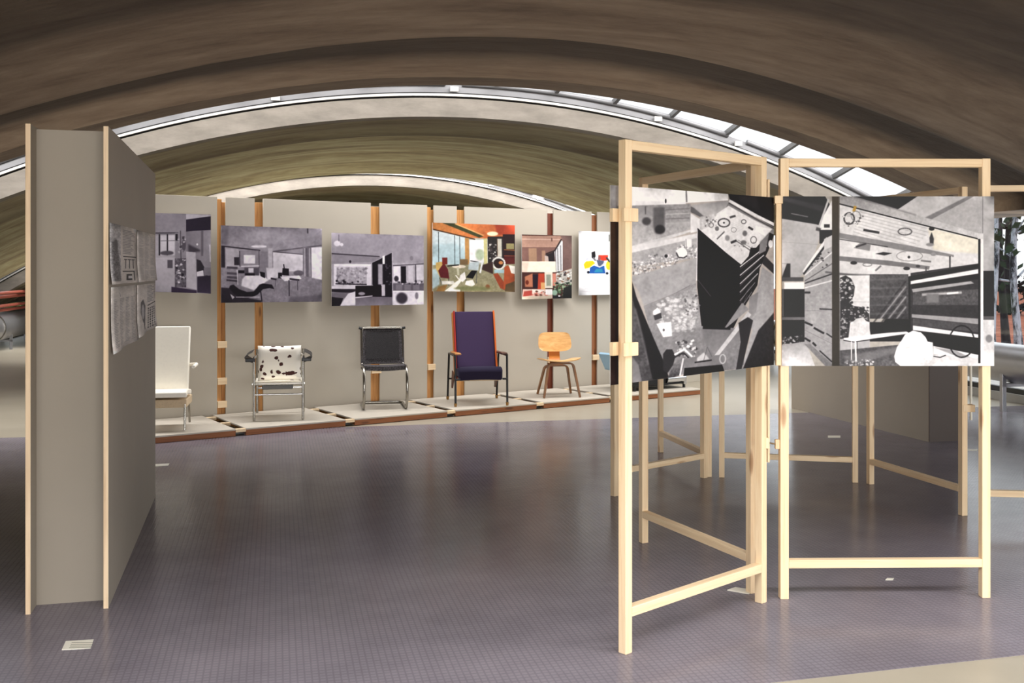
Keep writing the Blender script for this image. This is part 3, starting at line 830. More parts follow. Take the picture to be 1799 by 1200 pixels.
# table top with tools
p.poly([(1282, 361), (1357, 402), (1304, 463), (1229, 402), (1262, 374)], 232, c2=210, noise=4, blur=0.4)
p.poly([(1232, 380), (1262, 374), (1250, 396), (1232, 404)], 190, noise=14, blur=1)
for k in range(14):
    t = k / 14; p.line([(1250 + t * 54 - 20 + 4, 390 + t * 62 - 6), (1282 + t * 50, 400 + t * 22 - 20)], 0.5, 170, a=0.25)
p.ring(1274, 390, 10, 7, 2.0, 44, blur=0.3); p.oval(1274, 390, 1.8, 1.6, 60); p.ring(1308, 388, 4, 3.4, 1.4, 80); p.ring(1291, 402, 4.5, 4, 0.9, 130); p.ring(1325, 420, 5, 6, 1.2, 60)
p.line([(1284, 381), (1294, 378)], 3.5, 70, blur=0.6); p.line([(1316, 397), (1324, 402)], 3.6, 50, blur=0.4); p.line([(1262, 418), (1275, 405)], 2, 80, blur=0.4); p.line([(1286, 424), (1296, 420)], 4, 50, blur=0.5)
p.line([(1296, 421), (1322, 440)], 1.6, 90, blur=0.3); p.line([(1298, 419), (1324, 436)], 0.8, 110); p.oval(1310, 408, 4, 5, 110, blur=1); p.oval(1280, 416, 4, 5, 140, blur=1); p.ring(1252, 394, 4, 4, 1.3, 100, blur=0.4); p.oval(1262, 400, 3.5, 4, 110, blur=0.8); p.oval(1308, 424, 5, 4, 110, blur=1)
p.specks(1240, 378, 1262, 396, 18, 1.8, [70, 120, 245]); p.specks(1290, 420, 1330, 438, 16, 1.4, [90, 140])
p.poly([(1328, 396), (1356, 402), (1344, 414), (1330, 404)], 246, blur=0.4)
p.poly([(1320, 434), (1333, 434), (1340, 446), (1316, 452)], 20, blur=0.8)
# cabinet
p.poly([(1228, 399), (1304, 463), (1352, 408), (1360, 412), (1350, 440), (1336, 470), (1332, 500), (1304, 548), (1290, 578), (1236, 576), (1228, 500)], (16, 10, 16))
p.line([(1228, 402), (1227, 490)], 1.2, 235, blur=0.3)
for k in range(6):
    y = 463 + k * 15; p.line([(1302, y + 4), (1348 - k * 5, y - 32 + k * 1)], 2.0 if k < 4 else 1.2, 205 - k * 16, blur=0.25); p.line([(1302, y + 8), (1340 - k * 5, y - 22)], 1.0, 120, blur=0.3, a=0.7)
p.line([(1229, 488), (1252, 518)], 1, 90, blur=0.3)
p.poly([(1336, 424), (1352, 408), (1346, 440), (1334, 446)], 130, blur=1.2); p.oval(1354, 428, 4, 7, 235, blur=0.8)
p.poly([(1344, 448), (1361, 466), (1361, 482), (1340, 462)], 40, blur=0.5)
p.poly([(1340, 468), (1361, 484), (1361, 560), (1350, 560), (1330, 610), (1312, 645), (1306, 648), (1324, 580), (1318, 560), (1334, 500)], 150, c2=172, blur=0.6, noise=4)
p.poly([(1318, 520), (1334, 512), (1330, 548), (1322, 560), (1316, 560), (1318, 544)], 120, c2=150, blur=1)
# floor with papers
p.poly([(1226, 494), (1230, 570), (1310, 576), (1310, 640), (1300, 648), (1180, 660), (1170, 640), (1150, 600), (1133, 536), (1190, 512)], 142, c2=126, noise=7, blur=0.8)
p.poly([(1180, 520), (1226, 500), (1232, 540), (1236, 572), (1196, 578), (1164, 588)], 150, noise=14, blur=1)
p.specks(1160, 520, 1226, 580, 150, 4.2, [218, 205, 190, 228, 175], a=0.6, blur=0.8); p.specks(1206, 514, 1232, 552, 60, 2.6, [90, 60, 200, 130, 160], a=0.8)
p.poly([(1156, 566), (1182, 562), (1184, 588), (1168, 590)], 228, blur=0.8); p.oval(1169, 577, 2, 2.5, 90); p.poly([(1150, 544), (1158, 538), (1164, 546), (1160, 552), (1150, 550)], 240, blur=0.4); p.poly([(1151, 552), (1164, 546), (1166, 556), (1153, 560)], 60, blur=0.6)
p.poly([(1236, 576), (1306, 578), (1300, 600), (1262, 622), (1240, 600)], 108, c2=140, blur=2.5)
p.poly([(1240, 540), (1290, 540), (1286, 578), (1238, 576)], (14, 8, 14), blur=0.8)
p.poly([(1316, 546), (1322, 552), (1266, 624), (1258, 624)], 196, blur=0.5); p.poly([(1306, 530), (1318, 542), (1280, 574), (1276, 574)], 140, blur=0.8)
p.poly([(1300, 566), (1316, 556), (1325, 562), (1306, 648), (1296, 650), (1304, 600)], 42, blur=0.8)
p.poly([(1334, 580), (1361, 548), (1361, 641), (1308, 648)], 46, c2=30, blur=1.2, noise=6)
# foreground figure, and the pine post's brown reflection painted in at left
p.poly([(1073, 372), (1086, 370), (1110, 500), (1178, 664), (1073, 677)], (74, 58, 48), c2=(44, 34, 34), blur=0.6)
p.poly([(1073, 390), (1112, 390), (1112, 484), (1073, 484)], (74, 58, 48), a=0.0)
p.poly([(1112, 492), (1120, 520), (1172, 640), (1178, 662), (1140, 668), (1112, 560)], 34, c2=20, blur=0.6); p.poly([(1112, 520), (1124, 560), (1150, 668), (1128, 671), (1112, 640)], 90, c2=70, blur=1.2, noise=10)
p.line([(1118, 540), (1134, 600), (1142, 640)], 3, 120, blur=1.6, a=0.6); p.poly([(1112, 624), (1124, 640), (1130, 670), (1112, 673)], 120, blur=1)
p.poly([(1168, 620), (1174, 612), (1184, 612), (1190, 624), (1186, 640), (1176, 655), (1168, 650)], 40, blur=0.6)
p.specks(1190, 596, 1226, 630, 60, 3.4, [235, 215, 120, 60]); p.line([(1188, 622), (1206, 612), (1220, 626)], 3.4, 236, blur=0.5); p.line([(1186, 628), (1204, 618), (1214, 628)], 2.4, 36, blur=0.4)
p.poly([(1186, 640), (1200, 622), (1210, 626), (1200, 658), (1184, 664), (1176, 664)], 150, c2=60, blur=0.9, noise=16)
p.poly([(1208, 628), (1276, 622), (1284, 646), (1272, 648), (1206, 654)], 120, blur=0.7); p.poly([(1206, 646), (1272, 640), (1276, 652), (1204, 662)], 16, blur=0.4); p.ring(1273, 630, 5, 8, 2, 190, blur=0.5); p.line([(1204, 628), (1198, 660)], 3, 210, blur=0.8)
p.line([(1224, 636), (1254, 632)], 2.4, 24); p.poly([(1228, 628), (1240, 618), (1250, 630), (1228, 634)], 190, blur=1.2); p.line([(1240, 632), (1246, 608), (1254, 626)], 1, 90, blur=0.3)
p.poly([(1073, 327), (1086, 327), (1086, 374), (1073, 374)], 220, c2=120, blur=1.5)
IM1 = p.finish('cabinet_photograph')

# --- the print on the front screen: open timber room with a white rock
Q2 = [(1374, 345), (1747, 345), (1747, 643), (1374, 643)]
p = Pic(Q2, 1120, 900, (178, 172, 166), 12)
p.poly([(1374, 345), (1450, 345), (1462, 366), (1440, 404), (1374, 385)], 18); p.line([(1390, 375), (1420, 381)], 2, 120, blur=0.7); p.poly([(1374, 345), (1450, 362), (1444, 372), (1374, 352)], 60, blur=2, a=0.7)
p.poly([(1374, 384), (1434, 394), (1446, 398), (1424, 470), (1404, 488), (1374, 486)], 190, c2=168, blur=0.6); p.line([(1374, 425), (1440, 430)], 1, 150, a=0.6)
p.rect(1374, 463, 1389, 490, 20, blur=0.4); p.poly([(1383, 463), (1374, 488), (1374, 463)], 170, blur=0.4); p.rect(1374, 487, 1412, 494, 70, blur=0.6); p.rect(1378, 496, 1413, 508, 246, blur=0.3); p.rect(1374, 508, 1414, 560, 14); p.line([(1376, 508), (1376, 556)], 1.5, 120)
p.rect(1374, 557, 1414, 562, 110, blur=0.5); p.rect(1374, 562, 1414, 604, 18); p.specks(1374, 590, 1410, 606, 40, 2.4, [170, 60, 200, 90]); p.poly([(1374, 606), (1416, 600), (1432, 643), (1374, 643)], 150, c2=225, blur=0.8, noise=5)
# room planks on the left
p.poly([(1414, 482), (1464, 400), (1464, 643), (1458, 643), (1414, 606)], 172, c2=150, noise=7, blur=0.5)
for y0, y1, c in ((484, 440, 220), (506, 492, 224), (498, 480, 40)): p.line([(1414, y0), (1466, y1)], 2.2, c, blur=0.4)
for (a, b) in (((1414, 514), (1424, 514)), ((1414, 566), (1428, 572)), ((1430, 576), (1448, 586)), ((1452, 586), (1464, 594)), ((1414, 594), (1424, 600)), ((1428, 602), (1434, 608)), ((1440, 616), (1462, 636)), ((1440, 543), (1466, 544))): p.line([a, b], 3.4 if b[0] < 1450 else 2, 24, blur=0.4)
p.poly([(1414, 605), (1424, 605), (1466, 643), (1450, 643)], 120, blur=0.7, noise=8); p.line([(1414, 546), (1466, 546)], 0.8, 110, a=0.6); p.line([(1414, 580), (1466, 606)], 0.8, 110, a=0.7)
p.poly([(1440, 392), (1463, 350), (1466, 366), (1464, 404), (1440, 404)], 236, noise=5, blur=0.4); p.line([(1438, 402), (1456, 350)], 3.6, 196, blur=0.5); p.line([(1434, 402), (1442, 404)], 6, 70, blur=1)
p.rect(1440, 404, 1466, 428, 26, blur=0.5); p.line([(1412, 478), (1454, 418)], 4.5, 236, blur=0.3); p.line([(1412, 482), (1456, 424)], 3, 20, blur=0.4); p.specks(1424, 440, 1456, 470, 16, 3, [24, 60]); p.line([(1414, 494), (1464, 462)], 1.6, 90, blur=0.3); p.poly([(1448, 420), (1464, 412), (1464, 432), (1448, 440)], 200, blur=0.5)
p.rect(1448, 394, 1458, 400, 40, blur=0.7)
# upper right walls
p.poly([(1470, 345), (1612, 345), (1574, 372), (1566, 372), (1480, 348)], 14); p.poly([(1612, 345), (1700, 345), (1624, 386), (1574, 370)], 190, blur=0.4); p.poly([(1700, 345), (1712, 345), (1640, 388), (1622, 384)], 120, blur=0.9)
p.poly([(1712, 345), (1747, 345), (1747, 478), (1726, 478), (1726, 414), (1636, 386)], 172, noise=4, blur=0.4); p.rect(1727, 345, 1747, 474, 178, blur=0.2); p.line([(1727, 345), (1727, 470)], 1, 110)
# ceilings with objects
p.poly([(1474, 358), (1500, 362), (1724, 418), (1724, 470), (1700, 476), (1570, 492), (1474, 482)], 222, c2=214, noise=4, blur=0.5)
for k in range(9): p.line([(1510 - k * 1.5, 372 + k * 5), (1640 - k * 6, 404 + k * 5)], 1.4, 176, blur=0.5, a=0.7)
p.poly([(1630, 400), (1724, 420), (1724, 446), (1640, 440)], (226, 220, 208), blur=3)
p.poly([(1464, 345), (1500, 345), (1726, 412), (1726, 420), (1478, 358)], 168, c2=200, noise=8, blur=0.3); p.line([(1474, 358), (1600, 390), (1724, 421)], 2.2, 18, blur=0.2); p.line([(1500, 346), (1610, 378)], 3, 130, blur=1, a=0.7)
p.poly([(1474, 409), (1600, 432), (1676, 448), (1676, 452), (1590, 441), (1474, 418)], 132, blur=0.5); p.line([(1474, 420), (1560, 434)], 1.4, 50, blur=0.4)
p.poly([(1474, 450), (1560, 458), (1634, 468), (1632, 474), (1474, 458)], 118, blur=0.6); p.line([(1474, 482), (1590, 486)], 4, 140, blur=0.8); p.line([(1450, 478), (1520, 486)], 3, 90, blur=1)
p.line([(1503, 362), (1500, 372)], 5, (190, 150, 60), blur=0.8); p.ring(1492, 384, 9, 10, 2.6, 40, blur=0.5); p.ring(1504, 380, 8, 9, 1.4, 120, blur=0.4); p.oval(1492, 378, 5, 4, 190, blur=0.6); p.specks(1480, 372, 1516, 398, 26, 2.0, [50, 110, 240])
p.line([(1517, 404), (1545, 409)], 4, 34, blur=0.5); p.ring(1590, 407, 12, 6, 2, 70, blur=0.3); p.oval(1637, 402, 5, 3.4, 26, blur=0.5); p.poly([(1633, 418), (1637, 408), (1641, 420), (1640, 430), (1634, 430)], 50, blur=0.5); p.oval(1634, 430, 7, 3, 140, blur=1.2)
p.poly([(1500, 436), (1512, 426), (1530, 430), (1528, 441)], 130, blur=0.5); p.line([(1504, 434), (1522, 428)], 3, 50, blur=0.5); p.poly([(1538, 446), (1552, 443), (1568, 445), (1554, 449)], 30, blur=0.4); p.ring(1598, 450, 23, 9, 1.0, 120, blur=0.3); p.oval(1597, 452, 2.4, 2.4, 50)
p.oval(1500, 462, 6, 3, 34, blur=0.6); p.ring(1524, 465, 8, 3, 1.4, 110, blur=0.5); p.line([(1538, 476), (1548, 467)], 3, 110, blur=0.6); p.oval(1593, 472, 6, 3, 40, blur=0.7); p.oval(1640, 447, 5, 3, 150, blur=0.6); p.line([(1618, 458), (1636, 460)], 3, 120, blur=0.8); p.oval(1613, 468, 4, 2.4, 60, blur=0.5)
p.line([(1627, 469), (1627, 484)], 2.6, 90); p.line([(1669, 450), (1669, 474)], 3, 80); p.line([(1672, 450), (1672, 474)], 1.2, 220)
# back wall: photograph, planks, fabric
p.rect(1474, 484, 1528, 640, 226, blur=0.3); p.line([(1474, 530), (1528, 531)], 0.8, 180)
p.rect(1528, 482, 1596, 560, 84, c2=60, noise=10); 
for k in range(7): p.line([(1534 + k * 7, 568), (1592, 494 + k * 9)], 2.6, 176 if k % 2 else 36, blur=1.2, a=0.75)
for k in range(5): p.line([(1528, 492 + k * 15), (1590, 490 + k * 15)], 3, 120, blur=1.5, a=0.45)
p.rect(1528, 566, 1600, 600, 22, blur=0.5); p.rect(1596, 486, 1603, 590, 20)
# a figure in high contrast on the pale sheet: only dark and light patches
p.poly([(1476, 488), (1486, 484), (1496, 490), (1502, 504), (1500, 520), (1492, 532), (1500, 538), (1516, 540), (1527, 552), (1528, 566), (1512, 562), (1494, 566), (1490, 600), (1476, 600)], 44, blur=0.5)
p.specks(1476, 490, 1498, 532, 60, 3.0, [215, 70, 160, 30]); p.specks(1480, 540, 1526, 566, 110, 2.4, [190, 40, 120, 60]); p.specks(1476, 560, 1490, 592, 40, 2.6, [160, 30, 80])
p.poly([(1494, 572), (1504, 560), (1516, 558), (1526, 568), (1530, 590), (1494, 592)], 214, blur=0.5, noise=8)
p.poly([(1474, 596), (1528, 590), (1528, 612), (1474, 624)], 176, blur=0.6)
# right hand slatted wall
p.poly([(1600, 480), (1726, 462), (1726, 628), (1690, 620), (1600, 590)], 50, c2=40, noise=5)
p.poly([(1596, 486), (1720, 464), (1724, 470), (1600, 494)], 16); p.poly([(1600, 494), (1724, 472), (1724, 480), (1600, 500)], 240, blur=0.3); p.poly([(1600, 500), (1724, 480), (1724, 490), (1602, 508)], 18, blur=0.4)
p.poly([(1602, 508), (1706, 494), (1712, 498), (1604, 514)], 170, blur=0.7); p.poly([(1604, 514), (1722, 508), (1722, 536), (1604, 536)], 78, noise=10, blur=0.6); p.line([(1620, 518), (1690, 514)], 4, 180, blur=1.0); p.line([(1664, 516), (1684, 514)], 3, 250, blur=0.3); p.rect(1628, 516, 1650, 532, 120, blur=2)
p.rect(1604, 538, 1722, 554, 44, noise=6, blur=0.4); p.poly([(1602, 552), (1722, 560), (1722, 570), (1602, 558)], 150, blur=0.6); p.poly([(1604, 560), (1722, 570), (1722, 584), (1604, 572)], 70, noise=6)
p.poly([(1604, 572), (1722, 588), (1722, 594), (1604, 580)], 226, blur=0.4); p.poly([(1612, 582), (1722, 594), (1722, 624), (1640, 612), (1612, 600)], 10)
p.poly([(1600, 600), (1722, 624), (1722, 638), (1640, 622), (1600, 612)], 232, blur=0.5); p.poly([(1640, 610), (1680, 616), (1722, 636), (1700, 634)], 90, blur=1, a=0.6)
# floor and table
p.poly([(1474, 616), (1640, 600), (1640, 643), (1474, 643)], 70, c2=90, noise=12, blur=0.7); p.poly([(1480, 626), (1600, 606), (1600, 614), (1500, 640)], 130, blur=2, a=0.6); p.poly([(1620, 620), (1747, 632), (1747, 643), (1600, 643)], 190, c2=222, blur=0.6, noise=5); p.specks(1484, 632, 1534, 642, 50, 2.4, [200, 150, 90, 235])
p.poly([(1482, 594), (1500, 592), (1590, 580), (1598, 586), (1500, 600), (1484, 598)], 236, blur=0.3); p.line([(1482, 598), (1500, 601), (1596, 588)], 1.4, 20); p.line([(1496, 600), (1496, 632)], 2, 210); p.line([(1503, 600), (1504, 634)], 3, 236); p.line([(1506, 600), (1506, 620)], 1, 40)
p.poly([(1540, 586), (1556, 560), (1596, 560), (1600, 582)], 14, blur=1.0)
p.poly([(1571, 626), (1576, 610), (1584, 598), (1590, 588), (1604, 581), (1618, 584), (1626, 592), (1630, 600), (1639, 602), (1640, 624), (1636, 634), (1626, 643), (1582, 643), (1573, 636)], 246, c2=226, noise=3, blur=0.4)
p.specks(1578, 612, 1636, 640, 36, 2.4, [210, 196, 250], a=0.5, blur=0.6); p.line([(1590, 612), (1612, 606), (1632, 616)], 0.8, 190, blur=0.3)
p.ring(1690, 600, 22, 28, 2.4, 18, blur=0.3); p.line([(1640, 626), (1652, 628), (1662, 624)], 1.6, 30)
# steel posts
p.rect(1462, 345, 1475, 643, (52, 46, 38)); p.rect(1462, 345, 1475, 420, (70, 58, 40), c2=(52, 46, 38)); p.line([(1474, 345), (1476, 640)], 0.8, 110)
p.rect(1719, 418, 1723, 638, 20); p.rect(1723, 416, 1728, 640, 236, blur=0.2); p.poly([(1716, 410), (1728, 410), (1728, 420), (1718, 420)], 214, blur=0.3)
p.rect(1728, 476, 1747, 556, 30, c2=24); p.rect(1728, 556, 1747, 562, 80, blur=0.3); p.rect(1728, 562, 1747, 643, 206, noise=6); p.oval(1738, 595, 6, 7, 130, blur=1.2)
IM2 = p.finish('timber_room_photograph')

# --- prints along the chair wall
BT = lambda g: (g + 4, g - 2, g + 8)
Q = [(232, 373), (371, 377), (371, 516), (232, 511)]
p = Pic(Q, 420, 420, BT(150), 21)
p.poly([(232, 373), (326, 375), (326, 406), (310, 408), (272, 414), (232, 414)], BT(140), c2=BT(160), blur=1); p.rect(232, 414, 312, 455, BT(180)); p.rect(281, 414, 307, 450, BT(214), blur=0.6)
for x in (279, 293): p.line([(x, 412), (x, 450)], 2.4, BT(40))
p.line([(272, 410), (312, 410)], 2, BT(70)); p.line([(281, 424), (306, 424)], 1, BT(110)); p.oval(292, 446, 12, 4, BT(90), blur=1); p.rect(306, 410, 326, 470, BT(150), blur=1); p.rect(307, 412, 311, 424, BT(36)); p.line([(316, 406), (317, 460)], 1.4, BT(80)); p.oval(322, 432, 4, 10, BT(90), blur=1); p.specks(312, 412, 325, 446, 14, 2.5, [BT(60), BT(200)])
p.poly([(326, 386), (371, 379), (371, 404), (326, 408)], (50, 42, 58)); p.poly([(326, 376), (371, 378), (371, 380), (326, 386)], BT(190)); p.poly([(326, 408), (371, 404), (371, 480), (326, 480)], BT(130), c2=BT(160), grad=(1, 0)); p.poly([(330, 430), (352, 440), (352, 442), (330, 446)], BT(70), blur=2); p.oval(346, 430, 1.6, 2, BT(240)); p.rect(353, 406, 357, 450, BT(110), blur=0.5); p.line([(369, 430), (370, 460)], 2, BT(220), blur=0.5)
p.poly([(232, 454), (306, 454), (306, 515), (232, 510)], BT(196), c2=BT(176), blur=0.4); p.rect(293, 458, 302, 472, BT(92)); p.rect(306, 455, 326, 505, BT(90), noise=20); p.specks(307, 456, 326, 500, 34, 2.8, [BT(230), BT(40), BT(140)])
p.poly([(326, 443), (343, 444), (345, 509), (327, 505)], BT(190), c2=BT(176)); p.poly([(345, 456), (352, 458), (362, 475), (366, 486), (345, 480)], BT(50), blur=0.6); p.poly([(345, 478), (357, 475), (358, 486), (346, 487)], BT(225)); p.poly([(346, 486), (371, 484), (371, 516), (346, 514)], (54, 46, 62), blur=0.5); p.poly([(300, 504), (345, 510), (345, 516), (300, 516)], (60, 48, 70), blur=0.8); p.rect(358, 470, 371, 484, BT(130), blur=0.8)
IMW1 = p.finish('grey_studio_photograph')
QW2 = [(390, 396), (567, 402), (565, 530), (388, 532)]
p = Pic(QW2, 560, 400, BT(150), 22)
p.poly([(388, 396), (567, 402), (567, 436), (478, 440), (400, 432), (388, 430)], BT(132), c2=BT(158), noise=5); p.oval(470, 415, 40, 12, BT(172), blur=5, a=0.6); p.oval(530, 412, 28, 10, BT(160), blur=5, a=0.6); p.poly([(388, 396), (404, 396), (400, 432), (388, 430)], BT(100), blur=3, a=0.7); p.rect(541, 401, 543, 410, BT(60), blur=0.5)
p.poly([(388, 430), (458, 438), (458, 476), (388, 476)], BT(160)); p.line([(388, 432), (458, 440)], 2.2, BT(50), blur=0.3); p.line([(480, 442), (567, 431)], 2.2, BT(96), blur=0.4); p.oval(456, 433, 14, 2.4, BT(228), blur=1)
p.rect(388, 432, 396, 525, BT(46), blur=0.6); p.rect(398, 437, 420, 470, BT(180)); p.rect(412, 452, 421, 466, BT(50), blur=0.6); p.rect(422, 440, 456, 470, BT(140)); p.rect(429, 448, 449, 463, BT(232), blur=0.5); p.line([(422, 441), (422, 468)], 1.4, BT(60)); p.line([(456, 441), (456, 472)], 1.4, BT(80)); p.line([(424, 468), (456, 467)], 2, BT(215), blur=0.4)
p.rect(457, 442, 472, 478, BT(134), blur=0.6); p.rect(472, 436, 480, 490, BT(188), blur=0.8); p.poly([(480, 443), (534, 447), (532, 476), (480, 478)], BT(226), c2=BT(200), blur=0.5); p.line([(480, 442), (534, 447)], 1.6, BT(90)); p.line([(480, 443), (480, 470)], 1, BT(120))
p.rect(533, 434, 548, 490, BT(120), blur=0.7); 
for x in (536, 540, 545): p.line([(x, 436), (x, 486)], 1.4, BT(190) if x != 540 else BT(80), blur=0.3)
p.poly([(548, 435), (567, 434), (565, 510), (548, 500)], BT(234), blur=0.5)
p.poly([(388, 470), (470, 472), (567, 492), (565, 530), (388, 532)], BT(140), c2=BT(128), noise=7, blur=1)
p.poly([(426, 490), (440, 476), (458, 480), (472, 492), (446, 510), (424, 502)], BT(222), blur=1.2); p.poly([(468, 470), (498, 474), (498, 486), (470, 492)], BT(214), blur=1.0)
for y in (470, 480, 487): p.line([(399, y), (418, y + 1)], 4, BT(76), blur=0.5)
p.line([(398, 492), (418, 494)], 3, BT(60), blur=0.6); p.line([(417, 474), (418, 500)], 1.4, BT(210)); p.rect(419, 475, 430, 480, BT(24)); p.rect(430, 470, 456, 484, BT(80), blur=0.8); p.rect(437, 471, 446, 479, BT(210), blur=0.5); p.rect(431, 480, 448, 484, BT(30)); p.poly([(457, 477), (466, 479), (466, 489), (458, 485)], BT(24)); p.rect(489, 479, 496, 489, BT(30)); p.poly([(497, 471), (508, 472), (508, 484), (496, 483)], BT(28)); p.line([(499, 464), (500, 472)], 2, BT(40)); p.oval(525, 480, 9, 5, BT(96), blur=0.8)
p.poly([(492, 486), (526, 484), (530, 490), (500, 494)], BT(222), blur=0.6); p.line([(476, 489), (486, 491)], 3, BT(40), blur=0.5); p.line([(509, 490), (526, 492)], 3, BT(34), blur=0.6); p.line([(508, 492), (508, 520)], 1.8, BT(50)); p.line([(523, 492), (523, 510)], 1.4, BT(80)); p.line([(484, 492), (484, 504)], 1, BT(90))
p.poly([(400, 512), (404, 502), (410, 500), (420, 508), (434, 513), (446, 512), (456, 500), (462, 498), (478, 500), (482, 508), (474, 506), (462, 508), (452, 518), (436, 524), (418, 522)], BT(26), blur=0.3); p.poly([(388, 505), (402, 506), (414, 520), (460, 528), (458, 532), (388, 532)], BT(44), blur=1.2); p.line([(414, 522), (456, 522)], 1.2, BT(200), blur=0.3); p.line([(458, 512), (460, 530)], 2, BT(40)); p.poly([(404, 516), (412, 522), (408, 526)], BT(180)); p.poly([(510, 522), (565, 518), (565, 530), (505, 531)], BT(104), blur=2)
IMW2 = p.finish('grey_living_room_photograph')
QW3 = [(583, 409), (746, 414), (744, 535), (583, 538)]
p = Pic(QW3, 520, 390, BT(158), 23)
p.poly([(583, 409), (746, 414), (746, 466), (690, 468), (670, 452), (583, 447)], BT(148), c2=BT(160), noise=2); p.poly([(583, 444), (664, 450), (672, 452), (656, 460), (583, 464)], BT(140)); p.line([(583, 446), (668, 451)], 1.8, BT(56)); p.oval(593, 428, 6, 5, BT(216), blur=0.8); p.line([(596, 412), (596, 424)], 1, BT(70)); p.oval(601, 430, 3, 3, BT(220), blur=0.4)
p.rect(587, 464, 653, 502, BT(216)); p.rect(592, 470, 645, 500, BT(170), noise=18); p.specks(592, 470, 645, 498, 60, 2.6, [BT(220), BT(100), BT(150), BT(70)], a=0.5); p.line([(588, 466), (652, 466)], 2, BT(236)); p.specks(590, 492, 640, 500, 16, 3, [BT(36), BT(20)]); p.line([(590, 499), (645, 500)], 2, BT(40)); p.oval(616, 460, 2, 2.6, BT(40))
p.poly([(583, 503), (625, 502), (625, 510), (583, 508)], BT(210)); p.poly([(583, 508), (625, 508), (625, 516), (583, 513)], BT(36), blur=0.3); p.poly([(583, 514), (620, 514), (604, 525), (583, 526)], BT(110), blur=1); p.poly([(583, 522), (604, 524), (598, 538), (583, 538)], BT(30), blur=0.5); p.poly([(612, 516), (625, 512), (625, 536), (598, 537)], BT(220), blur=0.6)
p.poly([(655, 462), (668, 456), (678, 450), (690, 444), (690, 536), (676, 532), (655, 500)], (26, 20, 30)); p.rect(665, 464, 673, 500, BT(170), blur=1.0); p.poly([(673, 450), (677, 449), (677, 464), (673, 464)], BT(230)); p.rect(670, 500, 677, 520, BT(190), blur=0.5); p.specks(678, 462, 688, 500, 14, 2, [BT(70), BT(100)])
p.rect(625, 502, 671, 522, (26, 18, 26)); p.oval(636, 516, 6, 3, BT(150), blur=1.2); p.poly([(625, 521), (690, 522), (690, 537), (625, 537)], BT(96), c2=BT(120), blur=0.6); p.line([(625, 523), (655, 520)], 1.6, BT(215), blur=0.4)
p.rect(691, 462, 745, 500, BT(176), noise=8); p.rect(692, 468, 704, 496, BT(224), blur=0.6); p.rect(705, 468, 714, 498, BT(24), blur=0.3); p.rect(718, 467, 727, 496, BT(200), blur=0.5); p.rect(731, 465, 745, 492, BT(222), blur=0.4); p.line([(731, 465), (731, 500)], 1.6, BT(70)); p.line([(691, 467), (745, 464)], 1.6, BT(80)); p.oval(724, 454, 3, 4, BT(130), blur=0.4); p.oval(697, 490, 4, 5, BT(50), blur=0.8)
p.rect(691, 498, 745, 511, BT(96), blur=0.5); 
for x in (702, 717, 732): p.rect(x - 6, 500, x + 5, 510, BT(120), blur=0.4)
p.specks(694, 494, 744, 500, 18, 2.4, [BT(40), BT(220)]); p.rect(691, 511, 745, 536, BT(222), noise=6); p.oval(706, 524, 10, 10, BT(60), blur=2.2); p.oval(732, 520, 3, 6, BT(120), blur=1.2); p.line([(691, 512), (745, 512)], 1.6, BT(240)); p.line([(690, 444), (690, 536)], 1.0, BT(210))
IMW3 = p.finish('grey_dining_room_photograph')
QW4 = [(761, 391), (906, 396), (904, 513), (760, 512)]
p = Pic(QW4, 520, 420, (190, 190, 176), 24)
p.poly([(760, 391), (906, 396), (906, 420), (860, 420), (826, 418), (760, 402)], (216, 140, 76), c2=(196, 96, 56), grad=(1, 0), noise=6); p.poly([(870, 394), (906, 396), (906, 416), (874, 412)], (170, 66, 42), blur=2)
p.poly([(776, 391), (800, 392), (850, 416), (842, 418)], (62, 64, 38), blur=0.4); p.line([(800, 393), (850, 414)], 2, (226, 170, 110), blur=0.5); p.line([(762, 403), (835, 421)], 2.0, (70, 40, 24), blur=0.4); p.oval(866, 411, 10, 4, (250, 236, 196), blur=0.8)
p.poly([(760, 404), (818, 418), (818, 468), (760, 470)], (226, 236, 240), c2=(190, 212, 216), blur=0.5); p.poly([(760, 430), (800, 428), (818, 440), (818, 470), (760, 468)], (178, 204, 212), blur=3, a=0.7)
for x in (771, 799, 808): p.line([(x, 405 + (x - 760) * 0.22), (x, 466)], 1.2, (70, 80, 84))
p.poly([(817, 418), (824, 419), (824, 470), (817, 470)], (190, 140, 80), blur=0.4); p.rect(825, 422, 852, 462, (248, 244, 246), blur=0.4); p.poly([(850, 420), (856, 419), (856, 466), (850, 466)], (206, 198, 140)); p.oval(843, 448, 8, 10, (140, 160, 120), blur=2.2, a=0.7); p.line([(826, 459), (840, 461)], 1.6, (60, 60, 60))
p.rect(857, 416, 884, 466, (40, 36, 36)); p.specks(859, 428, 873, 456, 30, 2.6, [(226, 222, 216), (130, 120, 120), (60, 50, 50)]); p.rect(874, 420, 882, 452, (206, 200, 186), blur=0.8); p.line([(874, 420), (874, 450)], 1, (90, 60, 40))
p.rect(884, 412, 906, 468, (40, 22, 24)); p.rect(890, 428, 904, 438, (150, 140, 96), blur=0.6); p.line([(886, 439), (906, 440)], 1.6, (140, 90, 50)); p.line([(886, 450), (906, 450)], 1.6, (130, 60, 40)); p.rect(886, 452, 906, 466, (80, 26, 24), blur=0.4)
p.poly([(760, 466), (906, 464), (904, 513), (760, 512)], (150, 146, 118), c2=(146, 138, 106), noise=9, blur=0.5); p.poly([(760, 474), (772, 470), (772, 500), (760, 508)], (176, 196, 200), blur=1.2)
p.oval(806, 469, 12, 3, (240, 226, 206), blur=0.3); p.line([(804, 470), (805, 484)], 4, (200, 196, 170), blur=0.5); p.line([(800, 484), (808, 494)], 2, (236, 230, 220))
